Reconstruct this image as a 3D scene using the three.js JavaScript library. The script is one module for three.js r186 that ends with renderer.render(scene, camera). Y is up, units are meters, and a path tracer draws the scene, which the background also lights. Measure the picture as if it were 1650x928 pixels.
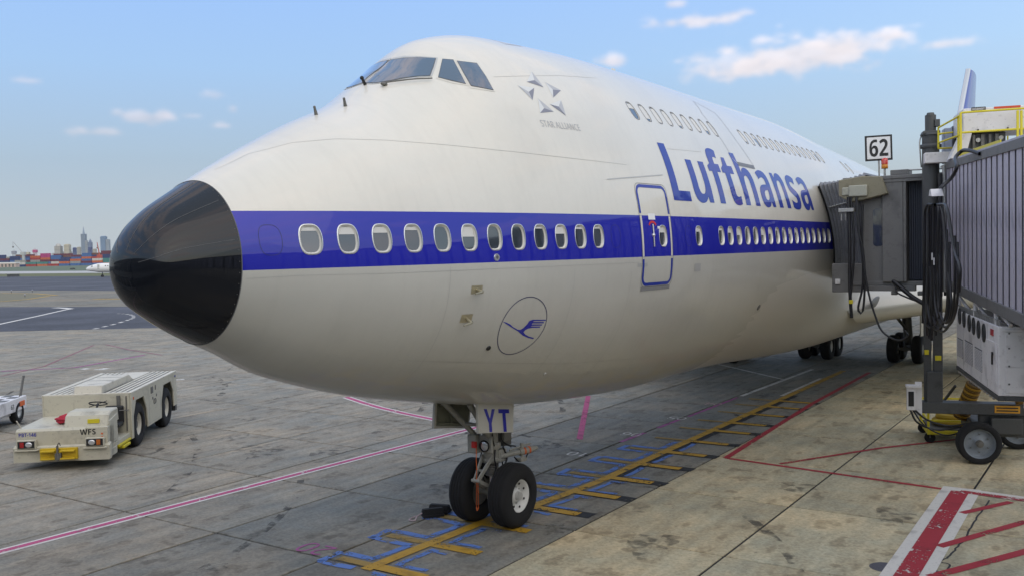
import * as THREE from 'three';
import { mergeGeometries } from 'three/addons/utils/BufferGeometryUtils.js';
import { RoundedBoxGeometry } from 'three/addons/geometries/RoundedBoxGeometry.js';
import { TessellateModifier } from 'three/addons/modifiers/TessellateModifier.js';
import { FontLoader } from 'three/addons/loaders/FontLoader.js';

// ------------------------------------------------------------------ camera
const V = (x, y, z) => new THREE.Vector3(x, y, z);
const W0 = 1650, H0 = 928, FPX = 1500;                    // photograph size and focal length in its pixels
const scene = new THREE.Scene();
const camera = new THREE.PerspectiveCamera(2 * Math.atan(H0 / 2 / FPX) * 180 / Math.PI, W0 / H0, 0.1, 40000);
camera.position.set(-7.066, 5.459, 10.785);
const YAW = 34.1247 * Math.PI / 180, PITCH = 2.28826 * Math.PI / 180, ROLL = 1.33619 * Math.PI / 180;
const cF = V(Math.cos(YAW) * Math.cos(PITCH), -Math.sin(PITCH), -Math.sin(YAW) * Math.cos(PITCH));
const cR0 = V(Math.sin(YAW), 0, Math.cos(YAW));
const cU0 = V(Math.cos(YAW) * Math.sin(PITCH), Math.cos(PITCH), -Math.sin(YAW) * Math.sin(PITCH));
const cR = cR0.clone().multiplyScalar(Math.cos(ROLL)).addScaledVector(cU0, -Math.sin(ROLL));
const cU = cU0.clone().multiplyScalar(Math.cos(ROLL)).addScaledVector(cR0, Math.sin(ROLL));
camera.quaternion.setFromRotationMatrix(new THREE.Matrix4().makeBasis(cR, cU, cF.clone().negate()));

// ------------------------------------------------------------------ sun, sky, exposure
const renderer = new THREE.WebGLRenderer({ antialias: true });
renderer.toneMapping = THREE.LinearToneMapping;
renderer.toneMappingExposure = 1.0;
renderer.shadowMap.enabled = true;
const SUN = V(-0.46, 0.60, 0.68).normalize();             // sun behind thin cloud, on the port side behind the camera
const sun = new THREE.DirectionalLight(new THREE.Color(1.0, 0.90, 0.74), 0.5);
sun.position.copy(SUN).multiplyScalar(400); sun.target.position.set(30, 0, -20);
sun.castShadow = true; sun.shadow.radius = 130;
Object.assign(sun.shadow.camera, { left: -160, right: 160, top: 120, bottom: -120, near: 1, far: 1200 });
sun.shadow.mapSize.set(4096, 4096);
scene.add(sun, sun.target);

const SKYW = 0.84;
let seed = 1234567;
const rnd = () => { seed = (seed + 0x6d2b79f5) | 0; let t = Math.imul(seed ^ (seed >>> 15), 1 | seed); t = (t + Math.imul(t ^ (t >>> 7), 61 | t)) ^ t; return ((t ^ (t >>> 14)) >>> 0) / 4294967296; };
const rr = (a, b) => a + (b - a) * rnd();
const smooth = (a, b, x) => { const t = Math.min(1, Math.max(0, (x - a) / (b - a))); return t * t * (3 - 2 * t); };
const mixc = (a, b, t) => a.map((v, i) => v + (b[i] - v) * t);
const hash = (x, y, s) => { let h = Math.imul(x, 374761393) ^ Math.imul(y, 668265263) ^ Math.imul(s, 1274126177); h = Math.imul(h ^ (h >>> 13), 1274126177); return ((h ^ (h >>> 16)) >>> 0) / 4294967296; };
function vnoise(x, y, px, py, s) {                         // tileable value noise
  const x0 = Math.floor(x), y0 = Math.floor(y), fx = x - x0, fy = y - y0, u = fx * fx * (3 - 2 * fx), v = fy * fy * (3 - 2 * fy);
  const m = (a, p) => ((a % p) + p) % p;
  const a = hash(m(x0, px), m(y0, py), s), b = hash(m(x0 + 1, px), m(y0, py), s), c = hash(m(x0, px), m(y0 + 1, py), s), d = hash(m(x0 + 1, px), m(y0 + 1, py), s);
  return a + (b - a) * u + (c - a) * v + (a - b - c + d) * u * v;
}
function fbm(x, y, px, py, s, oct = 4) { let t = 0, a = 0.5, n = 0; for (let i = 0; i < oct; i++) { t += a * vnoise(x, y, px, py, s + i); n += a; x *= 2; y *= 2; px *= 2; py *= 2; a *= 0.5; } return t / n; }

{ // one computed evening sky: blue overhead, pale low down, brighter and warmer round the sun, scattered small clouds
  const w = 2048, h = 1024, data = new Float32Array(w * h * 4);
  const dirOf = (px, py) => cF.clone().multiplyScalar(FPX).addScaledVector(cR, px - W0 / 2).addScaledVector(cU, H0 / 2 - py).normalize();
  const clouds = [];
  const cloud = (d, rx, ry, k, warm, s) => clouds.push({ az: Math.atan2(d.z, d.x), el: Math.asin(d.y), rx: rx / 2 / FPX, ry: ry / 2 / FPX, k, warm, s, cos: Math.cos(Math.asin(d.y)) });
  [[1285, 90, 330, 72, 0.85], [1360, 72, 170, 40, 0.55], [1200, 108, 170, 52, 0.5], [1118, 34, 170, 26, 0.8], [1180, 22, 80, 14, 0.5], [985, 99, 80, 22, 0.8], [1520, 72, 130, 20, 0.7], [1435, 58, 70, 18, 0.7], [1088, 6, 34, 12, 0.6],
   [236, 190, 80, 20, 0.5], [262, 184, 26, 14, 0.45], [155, 212, 88, 13, 0.45], [190, 216, 30, 8, 0.4], [345, 155, 44, 16, 0.35], [357, 203, 30, 10, 0.5], [377, 176, 16, 10, 0.4], [43, 131, 36, 10, 0.45], [190, 181, 34, 6, 0.35], [300, 188, 44, 7, 0.3]]
    .forEach(([x, y, rx, ry, k], i) => cloud(dirOf(x, y), rx, ry, k, x < 500 ? 1 : 0.35, i));
  for (let i = 0; i < 260; i++) {                          // the same kind of clouds all round
    const az = rr(-Math.PI, Math.PI), el = rr(0.06, 1.2), d = V(Math.cos(az) * Math.cos(el), Math.sin(el), Math.sin(az) * Math.cos(el));
    const c = d.dot(cF);
    if (c > 0.80) continue;                                // those in view are listed above
    const s = rr(0.5, 1.3) * (0.7 + el); cloud(d, 420 * s, 120 * s, rr(0.35, 0.9), 0.6, 40 + i);
  }
  const stops = [[-90, [0.30, 0.30, 0.30]], [0, [0.36, 0.39, 0.40]], [2, [0.365, 0.42, 0.455]], [6, [0.365, 0.50, 0.66]], [11, [0.32, 0.52, 0.84]], [17, [0.265, 0.47, 0.92]], [30, [0.235, 0.42, 0.84]], [55, [0.24, 0.40, 0.76]], [90, [0.25, 0.40, 0.72]]];
  const base = (e) => { let i = 0; while (i < stops.length - 2 && e > stops[i + 1][0]) i++; return mixc(stops[i][1], stops[i + 1][1], Math.min(1, (e - stops[i][0]) / (stops[i + 1][0] - stops[i][0]))); };
  const sunAz = Math.atan2(SUN.z, SUN.x);
  for (let j = 0; j < h; j++) {
    const el = ((j + 0.5) / h - 0.5) * Math.PI, e = el * 180 / Math.PI, b = base(e), ce = Math.cos(el), se = Math.sin(el);
    const near = clouds.filter((c) => Math.abs(el - c.el) < c.ry * 2.2);
    for (let i = 0; i < w; i++) {
      const az = ((i + 0.5) / w - 0.5) * 2 * Math.PI, x = ce * Math.cos(az), z = ce * Math.sin(az);
      const g = Math.max(-1, Math.min(1, x * SUN.x + se * SUN.y + z * SUN.z)), ang = Math.acos(g);
      const wide = Math.pow(0.5 + 0.5 * g, 1.15), glow = Math.exp(-ang / 0.42);
      let c = [b[0] * (1.0 + SKYW * 2.0 * wide) + 1.8 * glow, b[1] * (1.0 + SKYW * 1.42 * wide) + 1.4 * glow, b[2] * (1.0 + SKYW * 0.66 * wide) + 0.85 * glow];
      // the right of the picture is a little paler than the left
      for (const k of near) {
        let da = az - k.az; if (da > Math.PI) da -= 2 * Math.PI; if (da < -Math.PI) da += 2 * Math.PI;
        const u = da * k.cos / k.rx, v = (el - k.el) / k.ry;
        if (Math.abs(u) > 1.7) continue;
        const n = fbm(da * k.cos * 60 + k.s * 7.3, el * 130 + k.s * 3.1, 4096, 4096, 11, 5), n2 = fbm(da * k.cos * 16 + k.s, el * 44, 4096, 4096, 3, 3);
        const d = Math.sqrt(u * u + v * v * (v < 0 ? 1.5 : 0.9)), m = 0.9 * smooth(0.0, 0.75, 1.02 - d + (n - 0.5) * 1.7 + (n2 - 0.5) * 0.8) * k.k * smooth(1.65, 1.1, Math.abs(u));
        const lit = 0.72 + 0.10 * Math.max(-1, Math.min(1, v)) + (n - 0.5) * 0.3, up = 1 + 1.1 * wide;
        c = mixc(c, [lit * up * 1.06, lit * up * (0.98 - 0.02 * k.warm), lit * up * (0.98 + 0.02 * k.warm)], m);
      }
      const o = (j * w + i) * 4; data[o] = c[0]; data[o + 1] = c[1]; data[o + 2] = c[2]; data[o + 3] = 1;
    }
  }
  const sky = new THREE.DataTexture(data, w, h, THREE.RGBAFormat, THREE.FloatType);
  sky.mapping = THREE.EquirectangularReflectionMapping; sky.magFilter = THREE.LinearFilter; sky.minFilter = THREE.LinearFilter; sky.needsUpdate = true;
  scene.background = sky; scene.environment = sky;
}

// ------------------------------------------------------------------ helpers
const rayDir = (px, py) => cF.clone().multiplyScalar(FPX).addScaledVector(cR, px - W0 / 2).addScaledVector(cU, H0 / 2 - py).normalize();
const ground = (px, py, h = 0) => { const d = rayDir(px, py); return camera.position.clone().addScaledVector(d, (h - camera.position.y) / d.y); };
const names = new Map();
const numbered = (n) => { const k = names.get(n) ?? 0; names.set(n, k + 1); return k ? n + '_' + String(k).padStart(3, '0') : n; };
function mesh(name, geo, mat, parent) {
  const g = Array.isArray(geo) ? join(geo) : geo, m = new THREE.Mesh(g, mat);
  m.castShadow = m.receiveShadow = true;
  m.name = parent ? name : numbered(name); (parent || scene).add(m);
  return m;
}
function tag(o, label, category, group) { o.userData.label = label; o.userData.category = category; if (group) o.userData.group = group; return o; }
function thing(name, label, category, pos = [0, 0, 0], turn = 0, group) {
  const o = new THREE.Group(); o.name = numbered(name); o.position.set(...pos); o.rotation.y = turn; scene.add(o);
  return tag(o, label, category, group);
}
const structure = (o) => { o.userData.kind = 'structure'; return o; };
function join(list) {
  const l = list.map((g) => { const n = g.index ? g.toNonIndexed() : g.clone(); for (const k of Object.keys(n.attributes)) if (!['position', 'normal', 'uv'].includes(k)) n.deleteAttribute(k); if (!n.attributes.uv) n.setAttribute('uv', new THREE.BufferAttribute(new Float32Array(n.attributes.position.count * 2), 2)); return n; });
  return mergeGeometries(l);
}
const at = (g, x, y, z, rx = 0, ry = 0, rz = 0) => { g.rotateX(rx); g.rotateY(ry); g.rotateZ(rz); g.translate(x, y, z); return g; };
function box(x0, x1, y0, y1, z0, z1, r = 0.012) {          // box with softened edges, uv in metres
  const sx = Math.abs(x1 - x0), sy = Math.abs(y1 - y0), sz = Math.abs(z1 - z0), rad = Math.min(r, sx * 0.45, sy * 0.45, sz * 0.45);
  const g = rad > 0.0005 ? new RoundedBoxGeometry(sx, sy, sz, 2, rad) : new THREE.BoxGeometry(sx, sy, sz);
  g.translate((x0 + x1) / 2, (y0 + y1) / 2, (z0 + z1) / 2);
  return boxUV(g);
}
function boxUV(g) {                                        // uv in metres by the dominant direction of each face
  const n = g.index ? g.toNonIndexed() : g, p = n.attributes.position, q = n.attributes.normal, uv = new Float32Array(p.count * 2);
  for (let i = 0; i < p.count; i++) {
    const a = Math.abs(q.getX(i)), b = Math.abs(q.getY(i)), c = Math.abs(q.getZ(i));
    const [u, v] = b >= a && b >= c ? [p.getX(i), p.getZ(i)] : a >= c ? [p.getZ(i), p.getY(i)] : [p.getX(i), p.getY(i)];
    uv[2 * i] = u; uv[2 * i + 1] = v;
  }
  n.setAttribute('uv', new THREE.BufferAttribute(uv, 2)); return n;
}
function rod(a, b, r, r2 = r, seg = 12) {                  // bar between two points
  const A = V(...a), B = V(...b), d = B.clone().sub(A), g = new THREE.CylinderGeometry(r2, r, d.length(), seg);
  g.applyQuaternion(new THREE.Quaternion().setFromUnitVectors(V(0, 1, 0), d.normalize())); g.translate((A.x + B.x) / 2, (A.y + B.y) / 2, (A.z + B.z) / 2); return g;
}
function beam(a, b, w, h, up = V(0, 1, 0)) {               // rectangular bar between two points
  const A = V(...a), B = V(...b), d = B.clone().sub(A), L = d.length(), x = d.normalize(), z = x.clone().cross(up).normalize(), y = z.clone().cross(x);
  const g = new RoundedBoxGeometry(L, h, w, 1, Math.min(0.008, w * 0.3, h * 0.3)); boxUV(g);
  g.applyMatrix4(new THREE.Matrix4().makeBasis(x, y, z)); g.translate((A.x + B.x) / 2, (A.y + B.y) / 2, (A.z + B.z) / 2); return g;
}
const tube = (pts, r, n = 40, seg = 8) => new THREE.TubeGeometry(new THREE.CatmullRomCurve3(pts.map((p) => p.isVector3 ? p : V(...p))), n, r, seg, false);
const lathe = (pts, seg = 48) => new THREE.LatheGeometry(pts.map(([r, y]) => new THREE.Vector2(r, y)), seg);
function prism(poly, z0, z1, bevel = 0.01) {                // outline in x, y pulled along z
  const s = new THREE.Shape(poly.map(([x, y]) => new THREE.Vector2(x, y)));
  const g = new THREE.ExtrudeGeometry(s, { depth: Math.abs(z1 - z0) - 2 * bevel, bevelEnabled: bevel > 0, bevelSize: bevel, bevelThickness: bevel, bevelOffset: -bevel, bevelSegments: 1, curveSegments: 6 });
  g.translate(0, 0, Math.min(z0, z1) + bevel); return g;
}

// ------------------------------------------------------------------ textures and materials
const texCache = new Map();
function tex(key, n, fn, colour, rep = 1) {                // n x n texture, fn(u, v) -> value or [r, g, b] (sRGB 0..1 when colour)
  if (!texCache.has(key)) {
    const d = new Uint8Array(n * n * 4);
    for (let y = 0; y < n; y++) for (let x = 0; x < n; x++) { const c = fn(x / n, y / n), o = (y * n + x) * 4, a = Array.isArray(c) ? c : [c, c, c]; for (let k = 0; k < 3; k++) d[o + k] = Math.max(0, Math.min(255, a[k] * 255)); d[o + 3] = 255; }
    const t = new THREE.DataTexture(d, n, n, THREE.RGBAFormat); t.magFilter = t.minFilter = THREE.LinearFilter; t.wrapS = t.wrapT = THREE.RepeatWrapping; if (colour) t.colorSpace = THREE.SRGBColorSpace; t.needsUpdate = true; texCache.set(key, t);
  }
  const t = texCache.get(key).clone(); t.needsUpdate = true; t.repeat.set(rep, rep); return t;
}
const lin = (r, g, b) => new THREE.Color().setRGB(r, g, b);
const std = (c, roughness = 0.6, metalness = 0, extra = {}) => new THREE.MeshStandardMaterial({ color: lin(...c), roughness, metalness, ...extra });
const phy = (c, roughness = 0.5, extra = {}) => new THREE.MeshPhysicalMaterial({ color: lin(...c), roughness, ...extra });
const grime = (rep = 0.5) => tex('grime', 512, (u, v) => { const a = fbm(u * 6, v * 6, 6, 6, 5, 5), b = fbm(u * 40, v * 40, 40, 40, 9, 3), s = 0.98 - 0.16 * smooth(0.5, 0.85, a) - 0.07 * smooth(0.62, 0.8, b); return [s, s * 0.985, s * 0.96]; }, true, rep);
const worn = (rep = 0.6) => tex('worn', 512, (u, v) => { const a = fbm(u * 5, v * 5, 5, 5, 21, 5), b = fbm(u * 60, v * 60, 60, 60, 23, 3); return smooth(0.28, 0.40, a * 0.55 + b * 0.45); }, false, rep);
const fineBump = (rep = 4) => tex('fine', 256, (u, v) => fbm(u * 32, v * 32, 32, 32, 31, 3), false, rep);
const skinTone = () => tex('skin', 512, (u, v) => { const a = fbm(u * 5, v * 5, 5, 5, 51, 4), st = fbm(u * 70, v * 12, 70, 12, 53, 3), f = fbm(u * 90, v * 90, 90, 90, 55, 2), k = 0.985 - 0.022 * smooth(0.45, 0.75, a) - 0.009 * smooth(0.5, 0.75, st) - 0.012 * f; return [k, k * 0.998, k * 0.99]; }, true, 0.16);
const ripple = () => tex('ripple', 256, (u, v) => fbm(u * 9, v * 9, 9, 9, 57, 2), false, 0.11);
const M = {
  white: phy([0.69, 0.655, 0.58], 0.42, { clearcoat: 0.6, clearcoatRoughness: 0.06, map: skinTone(), bumpMap: ripple(), bumpScale: 0.006 }),
  greySkin: phy([0.52, 0.51, 0.465], 0.42, { clearcoat: 0.6, clearcoatRoughness: 0.08, map: skinTone(), bumpMap: ripple(), bumpScale: 0.006 }),
  blue: phy([0.013, 0.016, 0.33], 0.5, { specularIntensity: 0.3, clearcoat: 0.8, clearcoatRoughness: 0.03 }),
  radome: phy([0.006, 0.007, 0.010], 0.6, { specularIntensity: 0.1, clearcoat: 0.75, clearcoatRoughness: 0.02, bumpMap: ripple(), bumpScale: 0.004 }),
  letter: phy([0.016, 0.036, 0.29], 0.5, { specularIntensity: 0.3, clearcoat: 0.6, clearcoatRoughness: 0.04 }),
  seam: std([0.40, 0.39, 0.36], 0.7), gasket: std([0.20, 0.20, 0.20], 0.6), darkSeam: std([0.12, 0.12, 0.12], 0.7),
  silver: std([0.62, 0.61, 0.59], 0.35, 0.9), satin: std([0.50, 0.50, 0.48], 0.5, 0.4), chrome: std([0.75, 0.75, 0.76], 0.12, 1),
  glass: phy([0.035, 0.045, 0.055], 0.06, { clearcoat: 1, clearcoatRoughness: 0.02, ior: 1.6 }),
  cockpitGlass: phy([0.03, 0.06, 0.10], 0.05, { clearcoat: 1, clearcoatRoughness: 0.01, ior: 1.75 }),
  lining: std([0.62, 0.60, 0.55], 0.6), blind_sheen: std([0.62, 0.61, 0.58], 0.7),
  rubber: std([0.011, 0.011, 0.012], 0.9, 0, { bumpMap: fineBump(6), bumpScale: 0.002 }), black: std([0.012, 0.012, 0.013], 0.55), cable: std([0.012, 0.012, 0.014], 0.42),
  gearGrey: std([0.34, 0.345, 0.325], 0.5, 0.15, { map: grime(2) }), gearDark: std([0.16, 0.16, 0.155], 0.55, 0.3, { map: grime(2) }), doorIn: std([0.20, 0.21, 0.16], 0.6, 0, { map: grime(1) }),
  red: std([0.55, 0.025, 0.02], 0.6), orange: std([0.62, 0.12, 0.02], 0.6), hub: std([0.66, 0.66, 0.63], 0.5),
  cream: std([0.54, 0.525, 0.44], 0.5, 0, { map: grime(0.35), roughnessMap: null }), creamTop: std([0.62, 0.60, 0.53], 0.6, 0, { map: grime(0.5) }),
  yellow: std([0.60, 0.42, 0.015], 0.55, 0, { map: grime(0.8) }), bridgeYellow: std([0.62, 0.52, 0.02], 0.5),
  steelDark: std([0.075, 0.08, 0.085], 0.55, 0.2, { map: grime(0.7) }), bridge: std([0.17, 0.172, 0.178], 0.6, 0.1, { map: grime(0.35) }), tunnel: std([0.50, 0.485, 0.59], 0.55, 0.15, { map: grime(0.3) }),
  bellows: std([0.20, 0.21, 0.24], 0.75, 0, { map: grime(0.6) }), curtain: std([0.055, 0.06, 0.08], 0.6, 0.3), unit: std([0.74, 0.74, 0.78], 0.5, 0, { map: grime(0.4) }), galv: std([0.42, 0.43, 0.44], 0.45, 0.6, { map: grime(1) }),
  beige: std([0.24, 0.225, 0.165], 0.6, 0, { map: grime(0.7) }), blueMotor: std([0.03, 0.055, 0.20], 0.5), probe: std([0.42, 0.38, 0.26], 0.35, 0.6),
};
const font = await new FontLoader().loadAsync('fonts/droid/droid_sans_bold.typeface.json');
const fontRegular = await new FontLoader().loadAsync('fonts/droid/droid_sans_regular.typeface.json');

// ------------------------------------------------------------------ aircraft: body form (x aft of the nose, y up, z to port)
const KX = [0, 0.12, 0.4, 0.9, 1.5, 2.2, 3, 4, 5, 6, 7.2, 8.6, 10.5, 13, 17, 22, 28, 40, 50, 58, 66, 74].map(Math.sqrt);
const KT = [5.367, 5.792, 6.1, 6.416, 6.761, 7.125, 7.513, 7.946, 8.62, 9.281, 9.544, 9.607, 9.662, 9.667, 9.648, 9.632, 9.294, 8.70, 8.62, 8.60, 8.35, 7.75];
const KB = [5.367, 4.877, 4.643, 4.351, 4.069, 3.703, 3.425, 3.141, 2.923, 2.731, 2.519, 2.324, 2.17, 2.06, 2.07, 2.06, 2.07, 2.10, 2.15, 3.0, 5.0, 6.9];
const KW = [0, 0.501, 0.694, 0.924, 1.167, 1.487, 1.777, 2.074, 2.319, 2.53, 2.737, 2.924, 3.085, 3.177, 3.25, 3.254, 3.252, 3.251, 3.2, 2.75, 1.7, 0.35];
const KC = [5.367, 5.359, 5.387, 5.401, 5.386, 5.356, 5.321, 5.288, 5.269, 5.266, 5.275, 5.296, 5.329, 5.362, 5.389, 5.399, 5.399, 5.397, 5.4, 5.8, 6.7, 7.3];
const KE = [0, 3, 6, 9, 22, 74].map(Math.sqrt), EE = [2.069, 1.983, 1.862, 1.98, 1.816, 1.95];
function spline(xk, yk) {
  const n = xk.length, h = [], d = [], m = new Array(n).fill(0);
  for (let i = 0; i < n - 1; i++) { h.push(xk[i + 1] - xk[i]); d.push((yk[i + 1] - yk[i]) / h[i]); }
  for (let i = 1; i < n - 1; i++) m[i] = d[i - 1] * d[i] > 0 ? 3 * (h[i - 1] + h[i]) / ((2 * h[i] + h[i - 1]) / d[i - 1] + (h[i] + 2 * h[i - 1]) / d[i]) : 0;
  m[0] = d[0] * 1.5 - m[1] * 0.5; m[n - 1] = d[n - 2];
  return (x) => { let i = 0; while (i < n - 2 && x > xk[i + 1]) i++; const t = (x - xk[i]) / h[i], t2 = t * t, t3 = t2 * t; return (2 * t3 - 3 * t2 + 1) * yk[i] + (t3 - 2 * t2 + t) * h[i] * m[i] + (-2 * t3 + 3 * t2) * yk[i + 1] + (t3 - t2) * h[i] * m[i + 1]; };
}
const sT = spline(KX, KT), sB = spline(KX, KB), sW = spline(KX, KW), sC = spline(KX, KC), sE = spline(KE, EE);
const prof = (x) => { const u = Math.sqrt(Math.max(0, x)); return { t: sT(u), b: sB(u), w: sW(u), c: sC(u), e: sE(u) }; };
function zAt(x, y) {                                      // half width at height y
  const p = prof(x);
  if (y > p.c) { const r = Math.min(1, (y - p.c) / Math.max(1e-6, p.t - p.c)); return p.w * Math.pow(Math.max(0, 1 - Math.pow(r, p.e)), 1 / p.e); }
  const r = Math.min(1, (p.c - y) / Math.max(1e-6, p.c - p.b)); return p.w * Math.sqrt(Math.max(0, 1 - r * r));
}
const onHull = (x, y) => V(x, y, zAt(x, y));
function hullNormal(x, y) { const h = 0.01, a = (zAt(x + h, y) - zAt(x - h, y)) / (2 * h), b = (zAt(x, y + h) - zAt(x, y - h)) / (2 * h); return V(-a, -b, 1).normalize(); }
function hit(px, py) {                                    // where a line of sight meets the body
  const d = rayDir(px, py), o = camera.position, q = V();
  const inside = (t) => { q.copy(o).addScaledVector(d, t); if (q.x < 0.001 || q.x > 39) return false; const p = prof(q.x); return q.y < p.t && q.y > p.b && Math.abs(q.z) < zAt(q.x, q.y); };
  for (let t = 8; t < 60; t += 0.08) if (inside(t)) { let a = t - 0.08, b = t; for (let i = 0; i < 16; i++) { const m = (a + b) / 2; if (inside(m)) b = m; else a = m; } inside(b); return q.clone(); }
  return null;
}

const plane = thing('airliner', 'huge white airliner with black nose cone, blue window stripe and humped upper deck', 'airplane');
const XR = 1.078, Y0 = 5.28, Y1 = 6.07, YW = 5.676, UA = 0.531, UB = 0.676;   // radome edge, stripe, window line, upper window band
const PITCHW = 0.508;
const mainWindows = [], upperWindows = [];
for (let i = 0; i < 12; i++) mainWindows.push(1.962 + PITCHW * i);
mainWindows.push(9.72, 11.29);
for (let i = 0; i < 17; i++) mainWindows.push(12.451 + PITCHW * i);
for (let i = 0; i < 9; i++) upperWindows.push(10.045 + PITCHW * i);
for (let i = 0; i < 15; i++) upperWindows.push(16.149 + PITCHW * i);
upperWindows.push(26.2, 26.9);
// columns: every window edge, then filled up to a step that follows the curvature
const xsSet = new Set([XR]);
for (const x of mainWindows) { xsSet.add(+(x - 0.19).toFixed(4)); xsSet.add(+(x + 0.19).toFixed(4)); }
for (const x of upperWindows) { xsSet.add(+(x - 0.17).toFixed(4)); xsSet.add(+(x + 0.17).toFixed(4)); }
let XS = [...xsSet].sort((a, b) => a - b);
{ const out = []; for (let i = 0; i < XS.length; i++) { if (out.length && XS[i] - out[out.length - 1] < 0.004) continue; if (out.length) { const a = out[out.length - 1], gap = XS[i] - a, k = Math.ceil(gap / (a < 8 ? 0.13 : 0.3)); for (let j = 1; j < k; j++) out.push(a + gap * j / k); } out.push(XS[i]); } XS = out; }
for (let x = XS[XS.length - 1]; x < 74;) { x += x < 40 ? 0.5 : 1; XS.push(Math.min(74, x)); }
// rows from keel to crown on the port side
const rows = [];
for (let i = 0; i < 20; i++) rows.push((x, p) => p.b + (Math.min(Y0, p.t - 0.3 * (p.t - p.b)) - p.b) * (1 - Math.cos(i / 20 * Math.PI / 2)));
const stripeRow = rows.length;
const yl = (v) => (x, p) => x < 46 ? v : Math.max(p.b + 0.3 * (p.t - p.b), Math.min(v, p.t - 0.2)) + (v - Y0) * 0.001;
const yBand = [Y0, YW - 0.27, YW - 0.13, YW, YW + 0.13, YW + 0.27, Y1];
for (const v of yBand) rows.push((x, p) => { if (x < 46) return v; const lo = Math.max(v, p.b + (0.30 + 0.2 * (v - Y0)) * (p.t - p.b)); return lo; });
const topRow = rows.length - 1;
const frac = (f) => (x, p) => { const y1 = x < 46 ? Y1 : Math.max(Y1, p.b + (0.30 + 0.2 * (Y1 - Y0)) * (p.t - p.b)); return y1 + (p.t - y1) * f; };
for (let i = 1; i <= 8; i++) rows.push(frac(UA * i / 8));
const upA = rows.length - 1;
for (let i = 1; i <= 4; i++) rows.push(frac(UA + (UB - UA) * i / 4));
const upB = rows.length - 1;
for (let i = 1; i <= 14; i++) rows.push(frac(UB + (1 - UB) * Math.sin(i / 14 * Math.PI / 2)));
const NR = rows.length;
const rowPoint = (x, j) => { const p = prof(x), y = rows[j](x, p); return V(x, y, j === NR - 1 || j === 0 ? 0 : zAt(x, y)); };
const grid = XS.map((x) => rows.map((_, j) => rowPoint(x, j)));
const gnorm = XS.map((x, i) => rows.map((_, j) => {
  const h = 0.02, a = rowPoint(Math.max(XR * 0.5, x - h), j), b = rowPoint(Math.min(74, x + h), j), tx = b.sub(a);
  const c = j > 0 ? grid[i][j - 1] : grid[i][1].clone().multiply(V(1, 1, -1)), d = j < NR - 1 ? grid[i][j + 1] : grid[i][NR - 2].clone().multiply(V(1, 1, -1));
  const n = tx.cross(d.clone().sub(c)).normalize(); if (j === 0 || j === NR - 1) n.z = 0;
  return n.normalize();
}));
class Soup {                                               // triangles with normals and uv in metres
  constructor() { this.p = []; this.n = []; this.u = []; }
  v(P, N, m = 1) { this.p.push(P.x, P.y, P.z * m); this.n.push(N.x, N.y, N.z * m); this.u.push(P.x, P.y * 1.0); }
  tri(a, b, c, na, nb, nc, m = 1) { if (m > 0) { this.v(a, na); this.v(b, nb); this.v(c, nc); } else { this.v(a, na, -1); this.v(c, nc, -1); this.v(b, nb, -1); } }
  geo() { const g = new THREE.BufferGeometry(); g.setAttribute('position', new THREE.Float32BufferAttribute(this.p, 3)); g.setAttribute('normal', new THREE.Float32BufferAttribute(this.n, 3)); g.setAttribute('uv', new THREE.Float32BufferAttribute(this.u, 2)); return g; }
}
const skins = [new Soup(), new Soup(), new Soup()];        // grey belly, blue stripe, white top
const skinOf = (j) => skins[j < stripeRow ? 0 : j < topRow ? 1 : 2];
const holes = new Map();
const colAt = (x) => { let b = 0; for (let i = 0; i < XS.length; i++) if (Math.abs(XS[i] - x) < Math.abs(XS[b] - x)) b = i; return b; };
const windowSpecs = [];
function addHole(x, half, j0, j1, w, hgt, deck) {
  const i0 = colAt(x - half), i1 = colAt(x + half);
  for (let i = i0; i < i1; i++) for (let j = j0; j < j1; j++) holes.set(i + ',' + j, 1);
  windowSpecs.push({ x, i0, i1, j0, j1, w, h: hgt, deck });
}
for (const x of mainWindows) addHole(x, 0.19, stripeRow + 1, stripeRow + 5, 0.285, 0.405, 0);
for (const x of upperWindows) addHole(x, 0.17, upA, upB, 0.25, 0.37, 1);
for (let i = 0; i < XS.length - 1; i++) for (let j = 0; j < NR - 1; j++) for (const m of [1, -1]) {
  if (m > 0 && holes.has(i + ',' + j)) continue;
  const a = grid[i][j], b = grid[i + 1][j], c = grid[i + 1][j + 1], d = grid[i][j + 1], s = skinOf(j);
  const [na, nb, nc, nd] = [gnorm[i][j], gnorm[i + 1][j], gnorm[i + 1][j + 1], gnorm[i][j + 1]];
  s.tri(a, b, c, na, nb, nc, m); s.tri(a, c, d, na, nc, nd, m);
}
const oval = (w, h, k, n = 3.2) => { const a = k * 2 * Math.PI, c = Math.cos(a), s = Math.sin(a); return [w / 2 * Math.sign(c) * Math.pow(Math.abs(c), 2 / n), h / 2 * Math.sign(s) * Math.pow(Math.abs(s), 2 / 2.3)]; };
const windowParts = [];
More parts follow.
